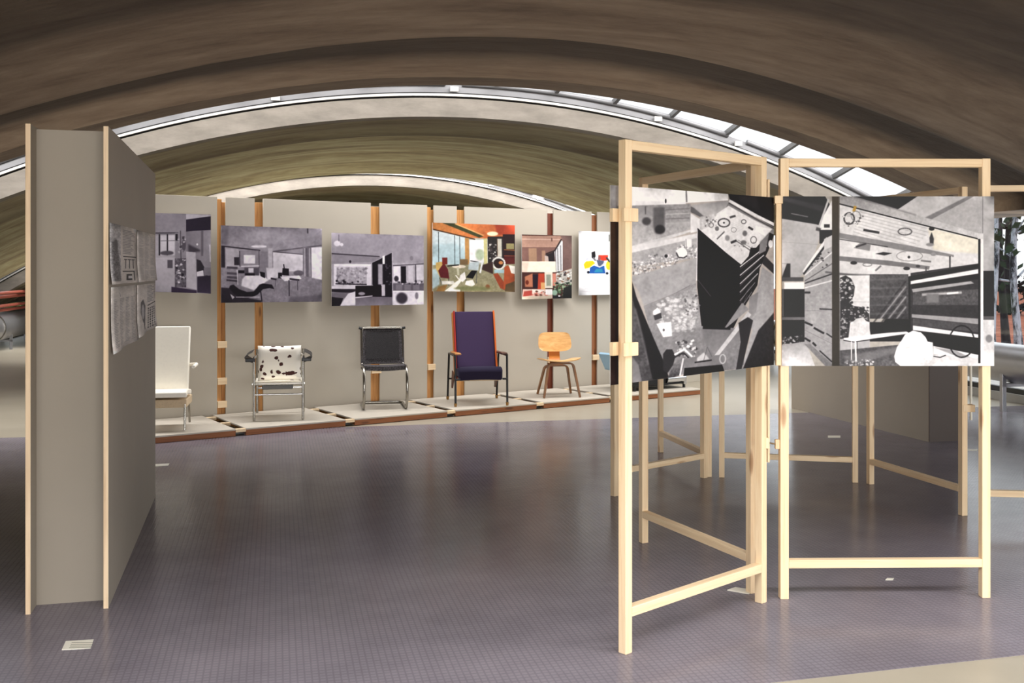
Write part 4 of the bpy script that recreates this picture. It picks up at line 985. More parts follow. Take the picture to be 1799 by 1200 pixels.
p.poly([(766, 462), (774, 460), (782, 462), (788, 488), (772, 486), (766, 472)], (196, 164, 96), blur=0.4); p.poly([(770, 476), (780, 462), (787, 474), (789, 490), (774, 488)], (90, 26, 30), blur=0.3); p.rect(777, 453, 786, 465, (110, 34, 26), blur=0.3); p.line([(786, 468), (806, 466)], 2, (30, 30, 30)); p.rect(808, 456, 822, 466, (120, 96, 66), blur=1)
p.poly([(818, 488), (828, 476), (838, 476), (830, 490)], (14, 14, 16)); p.line([(818, 490), (818, 500)], 1.2, (50, 50, 50)); p.line([(837, 478), (836, 498)], 1.2, (80, 80, 80)); p.poly([(824, 462), (842, 460), (840, 476), (822, 474)], (190, 202, 206), blur=0.8); p.line([(848, 458), (843, 480)], 3, (236, 238, 240), blur=0.5)
p.poly([(808, 484), (816, 478), (818, 490), (812, 496), (806, 492)], (244, 240, 236), blur=0.5); p.poly([(818, 494), (830, 492), (834, 500), (828, 504), (816, 500)], (250, 246, 236), blur=0.4); p.line([(772, 488), (776, 500)], 1.4, (90, 90, 84)); p.line([(788, 490), (788, 502)], 1.4, (60, 60, 60)); p.poly([(776, 494), (796, 494), (800, 500), (776, 500)], (236, 232, 222), blur=0.8)
p.poly([(780, 512), (800, 496), (808, 490), (810, 494), (796, 512)], (252, 246, 232), blur=0.4); p.poly([(790, 506), (808, 508), (808, 512), (786, 512)], (255, 252, 244)); p.poly([(770, 504), (786, 500), (780, 512), (766, 512)], (150, 110, 60), blur=1)
p.ring(876, 463, 11, 10, 3, (230, 228, 222), blur=0.3); p.oval(876, 464, 8, 8, (40, 24, 22)); p.oval(880, 462, 4, 3, (196, 130, 80), blur=0.4); p.rect(868, 474, 886, 480, (160, 190, 198), blur=0.5); p.poly([(848, 466), (866, 460), (866, 482), (846, 474)], (56, 36, 34), blur=1)
p.poly([(866, 482), (874, 480), (888, 500), (886, 510), (878, 506)], (150, 66, 40), blur=0.4); p.poly([(886, 470), (892, 466), (904, 482), (904, 508), (884, 508)], (170, 78, 44), blur=0.4); p.poly([(894, 466), (905, 468), (905, 482), (898, 480)], (244, 238, 228), blur=0.3); p.poly([(888, 500), (904, 494), (904, 513), (886, 512)], (84, 66, 44), blur=0.8); p.oval(856, 504, 4, 4, (130, 80, 50), blur=1); p.oval(830, 507, 34, 4, (112, 116, 74), blur=2, a=0.7)
IMW4 = p.finish('coloured_living_room_photograph', contrast=1.0, mottle=0.06)
QW5 = [(919, 412), (1006, 414), (1004, 524), (916, 526)]
p = Pic(QW5, 330, 420, (150, 118, 104), 25)
p.poly([(916, 412), (1006, 414), (1006, 434), (985, 434), (916, 436)], (160, 124, 108), c2=(186, 146, 128), noise=3); p.rect(916, 411, 1006, 414, (70, 40, 34)); p.line([(919, 420), (986, 421)], 1.6, (206, 172, 156), blur=0.6); p.rect(970, 418, 972, 424, (90, 60, 50))
p.rect(916, 434, 984, 460, (126, 92, 84)); p.rect(930, 436, 944, 460, (170, 134, 108), blur=1); p.rect(953, 440, 959, 460, (170, 132, 108), blur=0.8); p.poly([(958, 448), (970, 444), (975, 440), (975, 460), (960, 460)], (30, 22, 26), blur=0.4); p.poly([(958, 448), (964, 450), (965, 460), (958, 460)], (200, 180, 170), blur=0.5)
p.poly([(975, 442), (988, 422), (990, 424), (990, 475), (978, 478)], (220, 220, 222)); 
for x in (977, 981, 986): p.line([(x, 440 - (x - 977)), (x, 475)], 1.2, (80, 76, 84))
p.line([(960, 446), (976, 440), (988, 420)], 2.4, (40, 26, 26), blur=0.4); p.poly([(986, 414), (1006, 414), (1006, 470), (989, 476), (990, 424)], (126, 98, 92), c2=(104, 78, 74), noise=3)
p.rect(916, 459, 977, 478, (252, 240, 222)); p.poly([(916, 460), (930, 460), (926, 478), (916, 478)], (246, 214, 196), blur=1.5)
p.rect(916, 478, 1005, 524, (70, 36, 32)); p.poly([(922, 486), (936, 480), (936, 504), (922, 504)], (190, 120, 90), blur=1); p.oval(926, 496, 3, 4, (110, 40, 24), blur=0.6); p.rect(936, 482, 946, 506, (26, 14, 30), blur=0.5); p.poly([(946, 480), (957, 480), (956, 510), (944, 510)], (186, 66, 42), blur=0.5); p.poly([(950, 496), (958, 496), (958, 514), (950, 514)], (226, 170, 110), blur=0.8)
p.rect(957, 478, 971, 506, (230, 222, 206)); p.rect(960, 482, 968, 502, (150, 156, 140), blur=0.6); p.rect(971, 480, 977, 502, (206, 130, 112), blur=0.5); p.poly([(977, 480), (1005, 472), (1005, 500), (977, 500)], (190, 186, 180), noise=26); p.specks(978, 474, 1004, 504, 60, 2.6, [(240, 240, 236), (60, 50, 54), (120, 80, 60), (40, 44, 40)])
p.specks(972, 496, 1004, 522, 90, 3.0, [(40, 56, 38), (90, 120, 84), (20, 26, 22), (150, 170, 140)]); p.oval(978, 522, 9, 3.4, (20, 20, 24)); p.oval(974, 514, 5, 5, (150, 180, 160), blur=1); p.poly([(990, 506), (1004, 500), (1004, 524), (988, 524)], (24, 26, 24), blur=1); p.oval(982, 520, 2, 1.4, 250)
p.poly([(918, 508), (956, 508), (970, 510), (970, 524), (916, 526)], (226, 190, 176)); p.poly([(920, 512), (934, 510), (934, 519), (918, 521)], (176, 70, 60), blur=0.6); p.poly([(934, 508), (956, 510), (956, 514), (936, 514)], (250, 240, 230), blur=0.4); p.specks(934, 512, 960, 522, 24, 2.6, [(206, 110, 96), (240, 220, 206), (90, 40, 30)]); p.poly([(958, 508), (970, 508), (970, 518), (958, 518)], (250, 246, 246)); p.poly([(916, 521), (968, 519), (968, 526), (916, 526)], (206, 190, 170), blur=0.6)
IMW5 = p.finish('double_height_room_photograph', contrast=1.0, mottle=0.06)
QW6 = [(1018, 406), (1106, 408), (1106, 517), (1017, 519)]
p = Pic(QW6, 330, 420, (250, 249, 252), 26)
p.oval(1050, 430, 16, 8, (246, 240, 250), blur=4); p.rect(1070, 412, 1078, 424, (120, 122, 118), blur=0.3)
p.poly([(1040, 443), (1046, 441), (1047, 450), (1044, 456), (1040, 452)], (26, 24, 30), blur=0.3); p.line([(1043, 452), (1047, 458)], 3, (120, 120, 124), blur=0.5); p.poly([(1052, 448), (1069, 448), (1068, 457), (1060, 458), (1052, 455)], (210, 66, 44), blur=0.3); p.poly([(1052, 448), (1056, 452), (1055, 458), (1051, 456)], (140, 90, 90), blur=0.3)
p.poly([(1026, 464), (1030, 459), (1042, 458), (1046, 462), (1036, 470), (1028, 472)], (238, 200, 30), blur=0.3); p.oval(1070, 466, 5, 8, (236, 206, 50), blur=0.4); p.poly([(1048, 456), (1062, 458), (1060, 466), (1052, 468)], (90, 96, 120), blur=0.8); p.line([(1048, 464), (1054, 470), (1064, 460)], 2, (200, 200, 206), blur=0.3)
p.poly([(1037, 470), (1044, 466), (1054, 470), (1062, 466), (1064, 480), (1036, 480)], (34, 92, 168)); p.poly([(1048, 472), (1058, 472), (1060, 478), (1044, 478)], (50, 140, 170), blur=0.8); p.oval(1034, 478, 2.4, 2.4, (20, 30, 50)); p.oval(1067, 480, 2.4, 2.2, (20, 30, 50)); p.line([(1066, 452), (1072, 460)], 3, (50, 60, 60), blur=0.4); p.line([(1030, 456), (1034, 454)], 2, (190, 190, 220), blur=0.5)
for k in range(7): p.line([(1020 + (k % 3) * 4, 486 + k * 4.2), (1100, 490 + k * 4.6)], 0.8, (206, 198, 206), blur=0.4, a=0.8)
IMW6 = p.finish('white_drawing')

WP = 1.05   # perpendicular offset of the print faces (they stand about 8 cm off the boards)
def wall_print(quad, im, name, label, off=WP):
    def c(px, py):
        w = on(t_of(px, off), off); return Vector((w.x, w.y, 1.55 - (py - 475) / 1799 * w.y))
    tl, tr, br, bl = [c(*q) for q in quad]
    xl = (tl + bl) / 2; xr = (tr + br) / 2
    tl2, bl2 = Vector((xl.x, xl.y, tl.z)), Vector((xl.x, xl.y, bl.z)); tr2, br2 = Vector((xr.x, xr.y, tr.z)), Vector((xr.x, xr.y, br.z))
    o = panel(name, tl2, tr2, br2, bl2, im, 0.012, label, 'print', 'prints hung along the chair wall')
    n = pb; bk = MB()
    for t in (0.25, 0.75):
        cc = xl.lerp(xr, t); zc = tl2.z * 0.3 + bl2.z * 0.7
        for z in (tl2.z - 0.12, bl2.z + 0.12):
            p0 = Vector((cc.x, cc.y, z)) + n * 0.012; bk.tube([p0, p0 + n * (WOFF - off - 0.013)], 0.012, 10)
    bk.build('stand_off', M_alu, o)
    return o
wall_print(Q, IMW1, 'wall_print', 'grey print of a studio interior, half hidden behind the tall plywood box')
wall_print(QW2, IMW2, 'wall_print', 'grey print of a living room with a dark reclining chair, above the spotted chair')
wall_print(QW3, IMW3, 'wall_print', 'grey print of a dining room with a dark partition, above the cantilever chair')
wall_print(QW4, IMW4, 'wall_print', 'coloured print of a living room with an orange wooden ceiling')
wall_print(QW5, IMW5, 'wall_print', 'upright coloured print of a room with plants and a bright balcony')
wall_print(QW6, IMW6, 'wall_print', 'white print with a small blue, yellow and red vehicle drawing')

# the two large prints on the pine screens
a1 = pA - n1 * 0.0425; b1 = pB + n1 * 0.026
dl = (b1 - a1).normalized()
def hit(px, o, d):
    k = (px - 900) / 1799; t = (k * o.y - o.x) / (d.x - k * d.y); return o + d * t
L_, R_ = hit(1073, a1, dl), hit(1360, a1, dl)
def zz(p_, py): return Vector((p_.x, p_.y, 1.55 - (py - 475) / 1799 * p_.y))
op1 = panel('large_print', zz(L_, 325), zz(R_, 347), zz(R_, 641), zz(L_, 677), IM1, 0.004, 'large grey print of a drawing cabinet seen from above on the nearest screen', 'print')
d7v = (pG - pF).normalized(); n7 = Vector((d7v.y, -d7v.x, 0))
a7 = pF + n7 * 0.0255
L7, R7 = hit(1374, a7, d7v), hit(1747, a7, d7v)
op2 = panel('large_print', zz(L7, 345), zz(R7, 345), zz(R7, 643), zz(L7, 643), IM2, 0.004, 'large grey print of a timber room with a white rock, on the front screen', 'print')
# battens that carry the two prints, seen at their meeting edges
def batten(parent, x, y, z0, z1, w, name='hanging_batten'):
    return timber(name, (x, y, z0), (x, y, z1), w, 0.02, M_pine, parent, side=(1, 0, 0))
q0 = P(1368, 357, pF.y - 0.034)
batten(s7, q0.x - 0.001, q0.y, P(0, 642, q0.y).z, P(0, 357, q0.y).z, 0.024)
timber('clamp_block', (q0.x - 0.002, q0.y - 0.004, P(0, 358, q0.y).z), (q0.x - 0.002, q0.y - 0.004, P(0, 344, q0.y).z), 0.038, 0.028, M_pine, s7, side=(1, 0, 0))
q0 = P(1350, 400, pB.y + 0.05)
batten(s1, q0.x, q0.y, P(0, 812, q0.y).z, P(0, 315, q0.y).z, 0.012)

# --- printed sheets on the side of the left box
def sheet_img(kind, seed, w=260, h=560):
    p = Pic([(0, 0), (100, 0), (100, 200), (0, 200)], w, h, (206, 200, 196), seed); r = np.random.RandomState(seed)
    if kind == 'mixed':
        p.rect(0, 0, 36, 190, 176, noise=20); p.poly([(6, 60), (20, 50), (32, 120), (34, 190), (6, 190)], 110, blur=4, noise=24); p.oval(20, 70, 6, 20, 90, blur=3)
        for k in range(16):
            y = 14 + k * 5.4; p.line([(44, y), (44 + r.uniform(30, 50), y)], 2.6, 120, blur=0.6, a=0.8)
        p.line([(46, 106), (98, 106)], 3.4, 40)
        for k in range(3):
            p.line([(50 + k * 14, 116), (62 + k * 14, 116)], 3, 70); p.line([(56 + k * 14, 116), (56 + k * 14, 148)], 3, 70)
        p.line([(44, 158), (88, 158)], 3.4, 50); p.line([(86, 158), (86, 192)], 3.4, 50); p.rect(60, 168, 78, 190, 60); p.rect(66, 174, 78, 184, 206)
    elif kind == 'text':
        for c in range(3):
            for k in range(44):
                if r.rand() < 0.9: p.line([(8 + c * 31, 10 + k * 4.2), (8 + c * 31 + r.uniform(14, 26), 10 + k * 4.2)], 1.5, 150, blur=0.4, a=0.75)
    elif kind == 'column':
        for c in range(4):
            for k in range(30):
                p.line([(8 + c * 23, 40 + k * 5), (8 + c * 23 + r.uniform(8, 17), 40 + k * 5)], 2, 140, blur=0.5, a=0.8)
        p.line([(30, 20), (34, 34)], 2, 150, blur=0.6)
    else:
        p.poly([(18, 70), (30, 60), (42, 90), (40, 170), (26, 150), (16, 110)], 90, blur=2, noise=10); p.oval(28, 110, 8, 30, 170, blur=2); p.line([(34, 160), (38, 185)], 6, 60, blur=1)
        for k in range(12): p.line([(52, 10 + k * 6), (52 + r.uniform(26, 44), 10 + k * 6)], 2.6, 130, blur=0.6)
        p.line([(54, 92), (98, 84)], 4, 44)
        for k in range(9):
            for c in range(4): p.rect(56 + c * 10, 102 + k * 10, 62 + c * 10, 109 + k * 10, 70 + 40 * ((k + c) % 2), blur=0.4)
    return p.finish('sheet_' + kind)
side_px = lambda px: hit(px, b_nr, b_ax)
def sheet(x0, x1, t0, t1, b0, b1, im, label):
    A, B = side_px(x0) + b_px * 0.006, side_px(x1) + b_px * 0.006
    n = 8; m = MB(); vs = []
    z = lambda p_, py: 1.55 - (py - 475) / 1799 * p_.y
    for i in range(n + 1):
        t = i / n; q = A.lerp(B, t); zt = z(A, t0) * (1 - t) + z(B, t1) * t; zb = z(A, b0) * (1 - t) + z(B, b1) * t
        for j in range(7):
            s = j / 6; bulge = 0.004 * math.sin(t * 9.0) * s * s + 0.012 * s ** 4 * (0.5 + 0.5 * math.sin(t * 6.28 + 1))
            vs.append(q + b_px * bulge + Vector((0, 0, zt + (zb - zt) * s)))
    fs = [(i * 7 + j, (i + 1) * 7 + j, (i + 1) * 7 + j + 1, i * 7 + j + 1) for i in range(n) for j in range(6)]
    me = bpy.data.meshes.new('printed_sheet'); c = sum(vs, Vector()) / len(vs)
    me.from_pydata([v - c for v in vs], [], fs); me.materials.append(print_mat('sheet', im, 0.6))
    ul = me.uv_layers.new(name='UVMap')
    for lp in me.loops:
        k = lp.vertex_index; ul.data[lp.index].uv = ((k // 7) / n, 1 - (k % 7) / 6)
    me.polygons.foreach_set('use_smooth', [True] * len(fs))
    o = bpy.data.objects.new('printed_sheet', me); place(o, None, Matrix.Translation(c))
    sd = o.modifiers.new('solid', 'SOLIDIFY'); sd.thickness = 0.0012; sd.offset = 0
    props(o, label, 'sheet', 'printed sheets on the side of the plywood box')
sheet(191, 237.5, 391, 403, 500, 496, sheet_img('mixed', 31), 'printed sheet with a photo strip and large letters, upper near one on the plywood box')
sheet(239, 271.5, 404, 413, 496, 492.5, sheet_img('text', 32), 'pale sheet of close text, upper far one on the plywood box')
sheet(193, 237.5, 505, 500, 623, 597, sheet_img('column', 33), 'sheet of text columns with a curling foot, lower near one on the plywood box')
sheet(239, 271.5, 501, 497, 594, 573, sheet_img('figure', 34), 'sheet with a dark figure and blocks of letters, lower far one on the plywood box')
# ------------------------------------------------------------------ chairs
def fabric(name, rgb, scale=260, vary=0.18, bump=0.25, rough=0.9, rgb2=None):
    t = NT(name); v = t.coords('Object'); w = t.n('ShaderNodeTexVoronoi'); w.inputs['Scale'].default_value = scale; t.l(v, w.inputs['Vector'])
    c = srgb(*rgb); c2 = srgb(*rgb2) if rgb2 else tuple(x * (1 - vary) for x in c[:3]) + (1,)
    t.color(t.ramp(w.outputs['Distance'], [(0.1, c2), (0.6, c)])).set(Roughness=rough); t.bump(w.outputs['Distance'], bump, 0.001); return t.m
M_white_pad = fabric('white_leather', (250, 244, 230), 40, 0.03, 0.08, 0.55)
M_cream = fabric('cream_underside', (206, 184, 152), 60, 0.1, 0.1, 0.8)
M_purple = fabric('purple_wool', (58, 40, 76), 300, 0.2, 0.3, 0.95)
M_navy = fabric('navy_wool', (32, 24, 52), 300, 0.2, 0.3, 0.95)
M_orange = fabric('orange_piping', (222, 104, 40), 300, 0.15, 0.2, 0.9)
M_redside = fabric('red_side_fabric', (170, 44, 34), 300, 0.15, 0.2, 0.9)
M_black_leather = fabric('black_leather', (26, 24, 27), 90, 0.2, 0.2, 0.45)
M_cane = fabric('woven_black', (36, 32, 34), 130, 0.2, 0.6, 0.6, rgb2=(112, 106, 112))
M_cane_dark = fabric('woven_dark', (20, 18, 20), 150, 0.2, 0.6, 0.7, rgb2=(54, 48, 52))
M_seat_grey = fabric('grey_canvas', (120, 120, 118), 120, 0.15, 0.2, 0.8)
M_blue = fabric('blue_canvas', (150, 184, 208), 120, 0.06, 0.15, 0.8)
M_armwood = plain('dark_arm_wood', (84, 46, 30), 0.4, vary=0.2)
M_armwood_l = plain('pale_arm_wood', (176, 120, 66), 0.4, vary=0.2)  # left armrest, paler than the right one
M_brassfoot = plain('brass_foot', (150, 112, 60), 0.4, 0.4)
def maple():
    t = NT('maple_veneer'); g = t.noise(t.coords('Object', scale=(3, 3, 14)), 2.2, 5, 0.6, 0.8)
    t.color(t.ramp(g, [(0.25, srgb(206, 150, 88)), (0.6, srgb(236, 190, 128)), (0.85, srgb(244, 206, 150))])).set(Roughness=0.35, Coat_Weight=0.2); return t.m
M_maple = maple(); M_walnut = plain('walnut_leg', (128, 84, 44), 0.4, vary=0.2, scale=9); M_ply_spine = plain('plywood_spine', (190, 120, 52), 0.4, vary=0.12)
def cowhide():
    t = NT('spotted_hide'); v = t.coords('Object')
    vo = t.n('ShaderNodeTexVoronoi'); vo.inputs['Scale'].default_value = 13.0; vo.inputs['Randomness'].default_value = 1.0
    wv = t.n('ShaderNodeVectorMath', operation='ADD'); nz = t.n('ShaderNodeTexNoise'); nz.inputs['Scale'].default_value = 7; t.l(v, nz.inputs['Vector'])
    sc_ = t.n('ShaderNodeVectorMath', operation='SCALE'); sc_.inputs['Scale'].default_value = 0.10; t.l(nz.outputs['Color'], sc_.inputs[0]); t.l(v, wv.inputs[0]); t.l(sc_.outputs[0], wv.inputs[1]); t.l(wv.outputs[0], vo.inputs['Vector'])
    spot = t.ramp(vo.outputs['Distance'], [(0.0, (1, 1, 1, 1)), (0.24, (1, 1, 1, 1)), (0.29, (0, 0, 0, 1))])
    # a few larger patches: lower right and upper left of the cushion
    tc = t.n('ShaderNodeTexCoord'); s1 = t.n('ShaderNodeSeparateXYZ'); t.l(tc.outputs['Object'], s1.inputs[0])
    nn = t.noise(t.coords('Object', scale=(1, 1, 1.8)), 14, 4, 0.6)
    def patch(cx, cz, rx, rz):
        a = t.math('POWER', t.math('DIVIDE', t.math('SUBTRACT', s1.outputs[0], cx), rx), 2.0); b = t.math('POWER', t.math('DIVIDE', t.math('SUBTRACT', s1.outputs[2], cz), rz), 2.0)
        d = t.math('ADD', t.math('ADD', a, b), t.math('MULTIPLY', t.math('SUBTRACT', nn, 0.5), 4.0)); return t.math('LESS_THAN', d, 0.85)
    a = t.math('MAXIMUM', patch(0.11, -0.105, 0.075, 0.022), patch(-0.07, 0.13, 0.055, 0.02))
    a = t.math('MAXIMUM', a, t.math('MULTIPLY', spot, t.math('GREATER_THAN', t.noise(v, 5.0, 2), 0.36)))
    t.color(t.mix(a, srgb(246, 240, 228), srgb(66, 30, 24))).set(Roughness=0.85); return t.m
M_hide = cowhide()

CH = math.radians(11)
def chair_empty(name, center, label, z=PH, rz=CH, cat='chair'):
    return empty(name, (center.x, center.y, z + 0.004), label, cat, None, rz)
class Local:
    """Builds parts in the chair's own frame: x to the right, y to the back, z up from the platform."""
    def __init__(s, root): s.r = root; s.M = root.matrix_basis.copy()
    def put(s, mb, name, mat, smooth=False, bevel=0, segs=2, subsurf=0, angle=50, parent=None, M=None):
        return mb.build(name, mat, parent or s.r, s.M if M is None else s.M @ M, smooth=smooth, bevel=bevel, segs=segs, subsurf=subsurf, angle=angle if smooth else None)
def cushion(w, d, h, n=10, puff=0.25):
    m = MB()
    def side(sgn):
        def f(i, j):
            x, y = (i - 0.5) * 2, (j - 0.5) * 2
            e = (1 - abs(x) ** 6) * (1 - abs(y) ** 6)
            return (x * w / 2 * (1 - 0.02 * y * y), y * h / 2 * (1 - 0.02 * x * x), sgn * d / 2 * max(0.0, e) ** 0.5)
        return f
    m.grid(side(1), n, n); m.grid(side(-1), n, n); return m
def mid(px0, px1, py, z=PH):
    return (floor_pt(px0, py, z) + floor_pt(px1, py, z)) / 2

# 1. white high backed chair at the left end (its left part lies behind the plywood box)
fr = floor_pt(325, 757, PH)
W = 0.46
root = chair_empty('lounge_chair', fr + Vector((-math.cos(CH), -math.sin(CH), 0)) * (W / 2 - 0.02) + Vector((-math.sin(CH), math.cos(CH), 0)) * 0.3, 'white high backed lounge chair on chrome legs, half hidden by the plywood box')
Lc = Local(root)
def slab(pts, w, th):
    """An upholstered band: profile pts (y, z) swept across width w."""
    m = MB(); vs = []; n = len(pts)
    P2 = [Vector((0, y, z)) for y, z in pts]; off = []
    for i in range(n):
        a = P2[max(0, i - 1)]; b = P2[min(n - 1, i + 1)]; t = (b - a).normalized(); off.append(Vector((0, -t.z, t.y)) * th)
    ring = [(P2[i]) for i in range(n)] + [P2[i] + off[i] for i in reversed(range(n))]
    k = len(ring)
    for x in (-w / 2, w / 2): vs += [p_ + Vector((x, 0, 0)) for p_ in ring]
    fs = [(i, (i + 1) % k, k + (i + 1) % k, k + i) for i in range(k)] 
    for i in range(n - 1):
        fs.append((i, i + 1, k - 2 - i, k - 1 - i)); fs.append((k + i + 1, k + i, 2 * k - 1 - i, 2 * k - 2 - i))
    m.add(vs, fs); return m
Lc.put(slab([(-0.30, 0.30), (-0.22, 0.325), (-0.05, 0.305), (0.06, 0.29)], W, 0.05), 'seat', M_white_pad, smooth=True, bevel=0.012, angle=35)
Lc.put(slab([(0.02, 0.30), (0.09, 0.50), (0.165, 0.73), (0.23, 0.92)], W - 0.045, 0.06), 'backrest', M_white_pad, smooth=True, bevel=0.012, angle=35)
Lc.put(MB().box((0, -0.06, 0.245), (W - 0.01, 0.44, 0.075)), 'seat_base', M_cream, bevel=0.008)
for sx in (-1, 1):
    Lc.put(MB().tube([(sx * (W / 2 - 0.02), -0.29, 0.0), (sx * (W / 2 - 0.02), -0.27, 0.24)], 0.011, 12), 'leg', M_chrome_dark, smooth=True)
    Lc.put(MB().tube([(sx * (W / 2 - 0.04), 0.26, 0.0), (sx * (W / 2 - 0.04), 0.16, 0.24)], 0.011, 12), 'leg', M_chrome_dark, smooth=True)
    Lc.put(MB().tube(fillet([(sx * (W / 2 - 0.02), 0.12, 0.57), (sx * (W / 2 + 0.045), 0.10, 0.575), (sx * (W / 2 + 0.045), -0.20, 0.575)], 0.04), 0.016, 12), 'armrest', M_white_pad, smooth=True)

# 2. tubular chair with the spotted cushion
root = chair_empty('tubular_chair', (mid(447, 536, 739) + mid(452, 531, 724.5)) / 2, 'chrome tubular chair with a spotted brown and white hide cushion')
Lc = Local(root); w2, d2 = 0.235, 0.30
for sx in (-1, 1):
    x = sx * w2
    Lc.put(MB().tube([(x, -d2, 0), (x, -d2, 0.60)], 0.0125, 14), 'leg', M_chrome_dark, smooth=True)
    Lc.put(MB().tube([(x, d2 - 0.02, 0), (x, d2 - 0.02, 0.66)], 0.0125, 14), 'leg', M_chrome_dark, smooth=True)
    Lc.put(MB().tube([(x * 1.03, -d2, 0.36), (x * 1.03, d2, 0.36)], 0.0125, 12), 'side_rail', M_chrome, smooth=True)
    Lc.put(MB().tube([(x, -d2, 0.60), (x, -d2 + 0.03, 0.612), (x, d2 - 0.02, 0.60)], 0.0125, 12), 'arm_tube', M_chrome, smooth=True)
    Lc.put(MB().grid(lambda i, j, x=x: (x + sx * (0.015 + 0.07 * math.sin(math.pi * j)) - sx * 0.03 * 0, -d2 - 0.01 + 0.44 * i, 0.57 + 0.10 * j), 6, 8, thick=lambda i, j: (sx * 0.006, 0, 0)), 'arm_strap', M_black_leather, smooth=True)
    Lc.put(MB().box((x + sx * 0.035, -d2 + 0.0, 0.595), (0.095, 0.028, 0.034)), 'strap_end', M_black_leather, bevel=0.006)
Lc.put(MB().tube([(-w2, -d2, 0.255), (w2, -d2, 0.255)], 0.009, 12), 'stretcher', M_chrome, smooth=True)
Lc.put(MB().tube([(-w2, d2 - 0.02, 0.255), (w2, d2 - 0.02, 0.255)], 0.009, 12), 'stretcher', M_chrome, smooth=True)
Lc.put(MB().tube([(-w2, -d2, 0.355), (w2, -d2, 0.355)], 0.011, 12), 'seat_rail', M_chrome_dark, smooth=True)
Lc.put(MB().grid(lambda i, j: (-w2 + 2 * w2 * i, -d2 + 0.46 * j, 0.372 - 0.035 * math.sin(math.pi * j)), 8, 8, thick=lambda i, j: (0, 0, -0.010)), 'seat', M_white_pad, smooth=True)
Lc.put(MB().box((-0.01, -d2 + 0.05, 0.325), (0.30, 0.10, 0.045)), 'seat_sling', M_seat_grey, bevel=0.012, segs=3)
M = Matrix.Translation((0, 0.0, 0.535)) @ Matrix.Rotation(math.radians(-8), 4, 'X')
m = MB()
w_, h_, t_ = 0.43, 0.36, 0.11
def cf(sg):
    def f(i, j):
        x, y = (i - 0.5) * 2, (j - 0.5) * 2; e = max(0.0, (1 - x ** 8) * (1 - y ** 8)) ** 0.5
        return (x * w_ / 2 * (1 - 0.03 * (1 - y * y) * abs(x)), sg * t_ / 2 * e, y * h_ / 2 * (1 - 0.04 * (1 - x * x) * abs(y)))
    return f
m.grid(cf(1), 16, 14); m.grid(cf(-1), 16, 14)
Lc.put(m, 'cushion', M_hide, smooth=True, angle=80, M=M)
Lc.put(MB().tube([(-w2, 0.24, 0.60), (w2, 0.24, 0.60)], 0.011, 12), 'back_rail', M_chrome_dark, smooth=True)

# 3. cantilever chair with a woven seat and back
root = chair_empty('cantilever_chair', (mid(643, 716, 721) + mid(634, 705, 710)) / 2 + Vector((0, 0.0, 0)), 'cantilever chair of bent chrome tube with black woven seat and back')
Lc = Local(root); w3 = 0.225
m = MB(); R = 0.0145
floorp = [(-w3, -0.26, 0.0125), (-w3, 0.30, 0.0125), (w3, 0.30, 0.0125), (w3, -0.26, 0.0125)]
base = fillet([Vector(q) for q in [(-w3, -0.1, 0.0125), (-w3, 0.30, 0.0125), (w3, 0.30, 0.0125), (w3, -0.1, 0.0125)]], 0.05)
def sidecurve(x):
    pts = [Vector((x, -0.1, 0.0125)), Vector((x, -0.20, 0.0125))]
    # large forward bulging curve from floor to seat
    for k in range(15):
        a = -math.pi / 2 + math.pi * k / 14
        pts.append(Vector((x, -0.20 - 0.14 * math.cos(a) * (1.0 if True else 0), 0.2325 + 0.22 * math.sin(a))))
    pts += [Vector((x, -0.1, 0.4525)), Vector((x, 0.10, 0.435))]
    return pts
Lc.put(MB().tube(base, R, 12), 'base_tube', M_chrome_dark, smooth=True)
for x in (-w3, w3): Lc.put(MB().tube(sidecurve(x), R, 12), 'side_tube', M_chrome_dark, smooth=True)
bp = [Vector((-w3, 0.08, 0.436)), Vector((-w3, 0.16, 0.44)), Vector((-w3, 0.24, 0.84)), Vector((w3, 0.24, 0.84)), Vector((w3, 0.16, 0.44)), Vector((w3, 0.08, 0.436))]
Lc.put(MB().tube(fillet(bp, 0.04), R, 12), 'back_tube', M_chrome_dark, smooth=True)
Lc.put(MB().grid(lambda i, j: (-w3 - 0.012 + (2 * w3 + 0.024) * i, -0.20 + 0.34 * j, 0.468 - 0.012 * math.sin(math.pi * i) - 0.015 * j), 10, 10, thick=lambda i, j: (0, 0, -0.05)), 'seat', M_cane, smooth=True, angle=40, bevel=0.004)
Lc.put(MB().grid(lambda i, j: (-w3 - 0.012 + (2 * w3 + 0.024) * i, 0.145 + 0.082 * j + 0.02 * math.sin(math.pi * i), 0.45 + 0.375 * j), 10, 10, thick=lambda i, j: (0, 0.03, 0)), 'backrest', M_cane, smooth=True, angle=40, bevel=0.004)
Lc.put(MB().grid(lambda i, j: (-w3 + 0.045 + (2 * w3 - 0.09) * i, 0.152 + 0.066 * j + 0.02 * math.sin(math.pi * (0.1 + 0.8 * i)) - 0.006, 0.51 + 0.285 * j), 8, 8, thick=lambda i, j: (0, 0.004, 0)), 'back_weave', M_cane_dark, smooth=True)
for sx in (-1, 1): Lc.put(MB().tube([(sx * (w3 - 0.005), 0.235, 0.835), (sx * (w3 + 0.03), 0.235, 0.843)], 0.014, 12), 'tube_end', M_black, smooth=True)

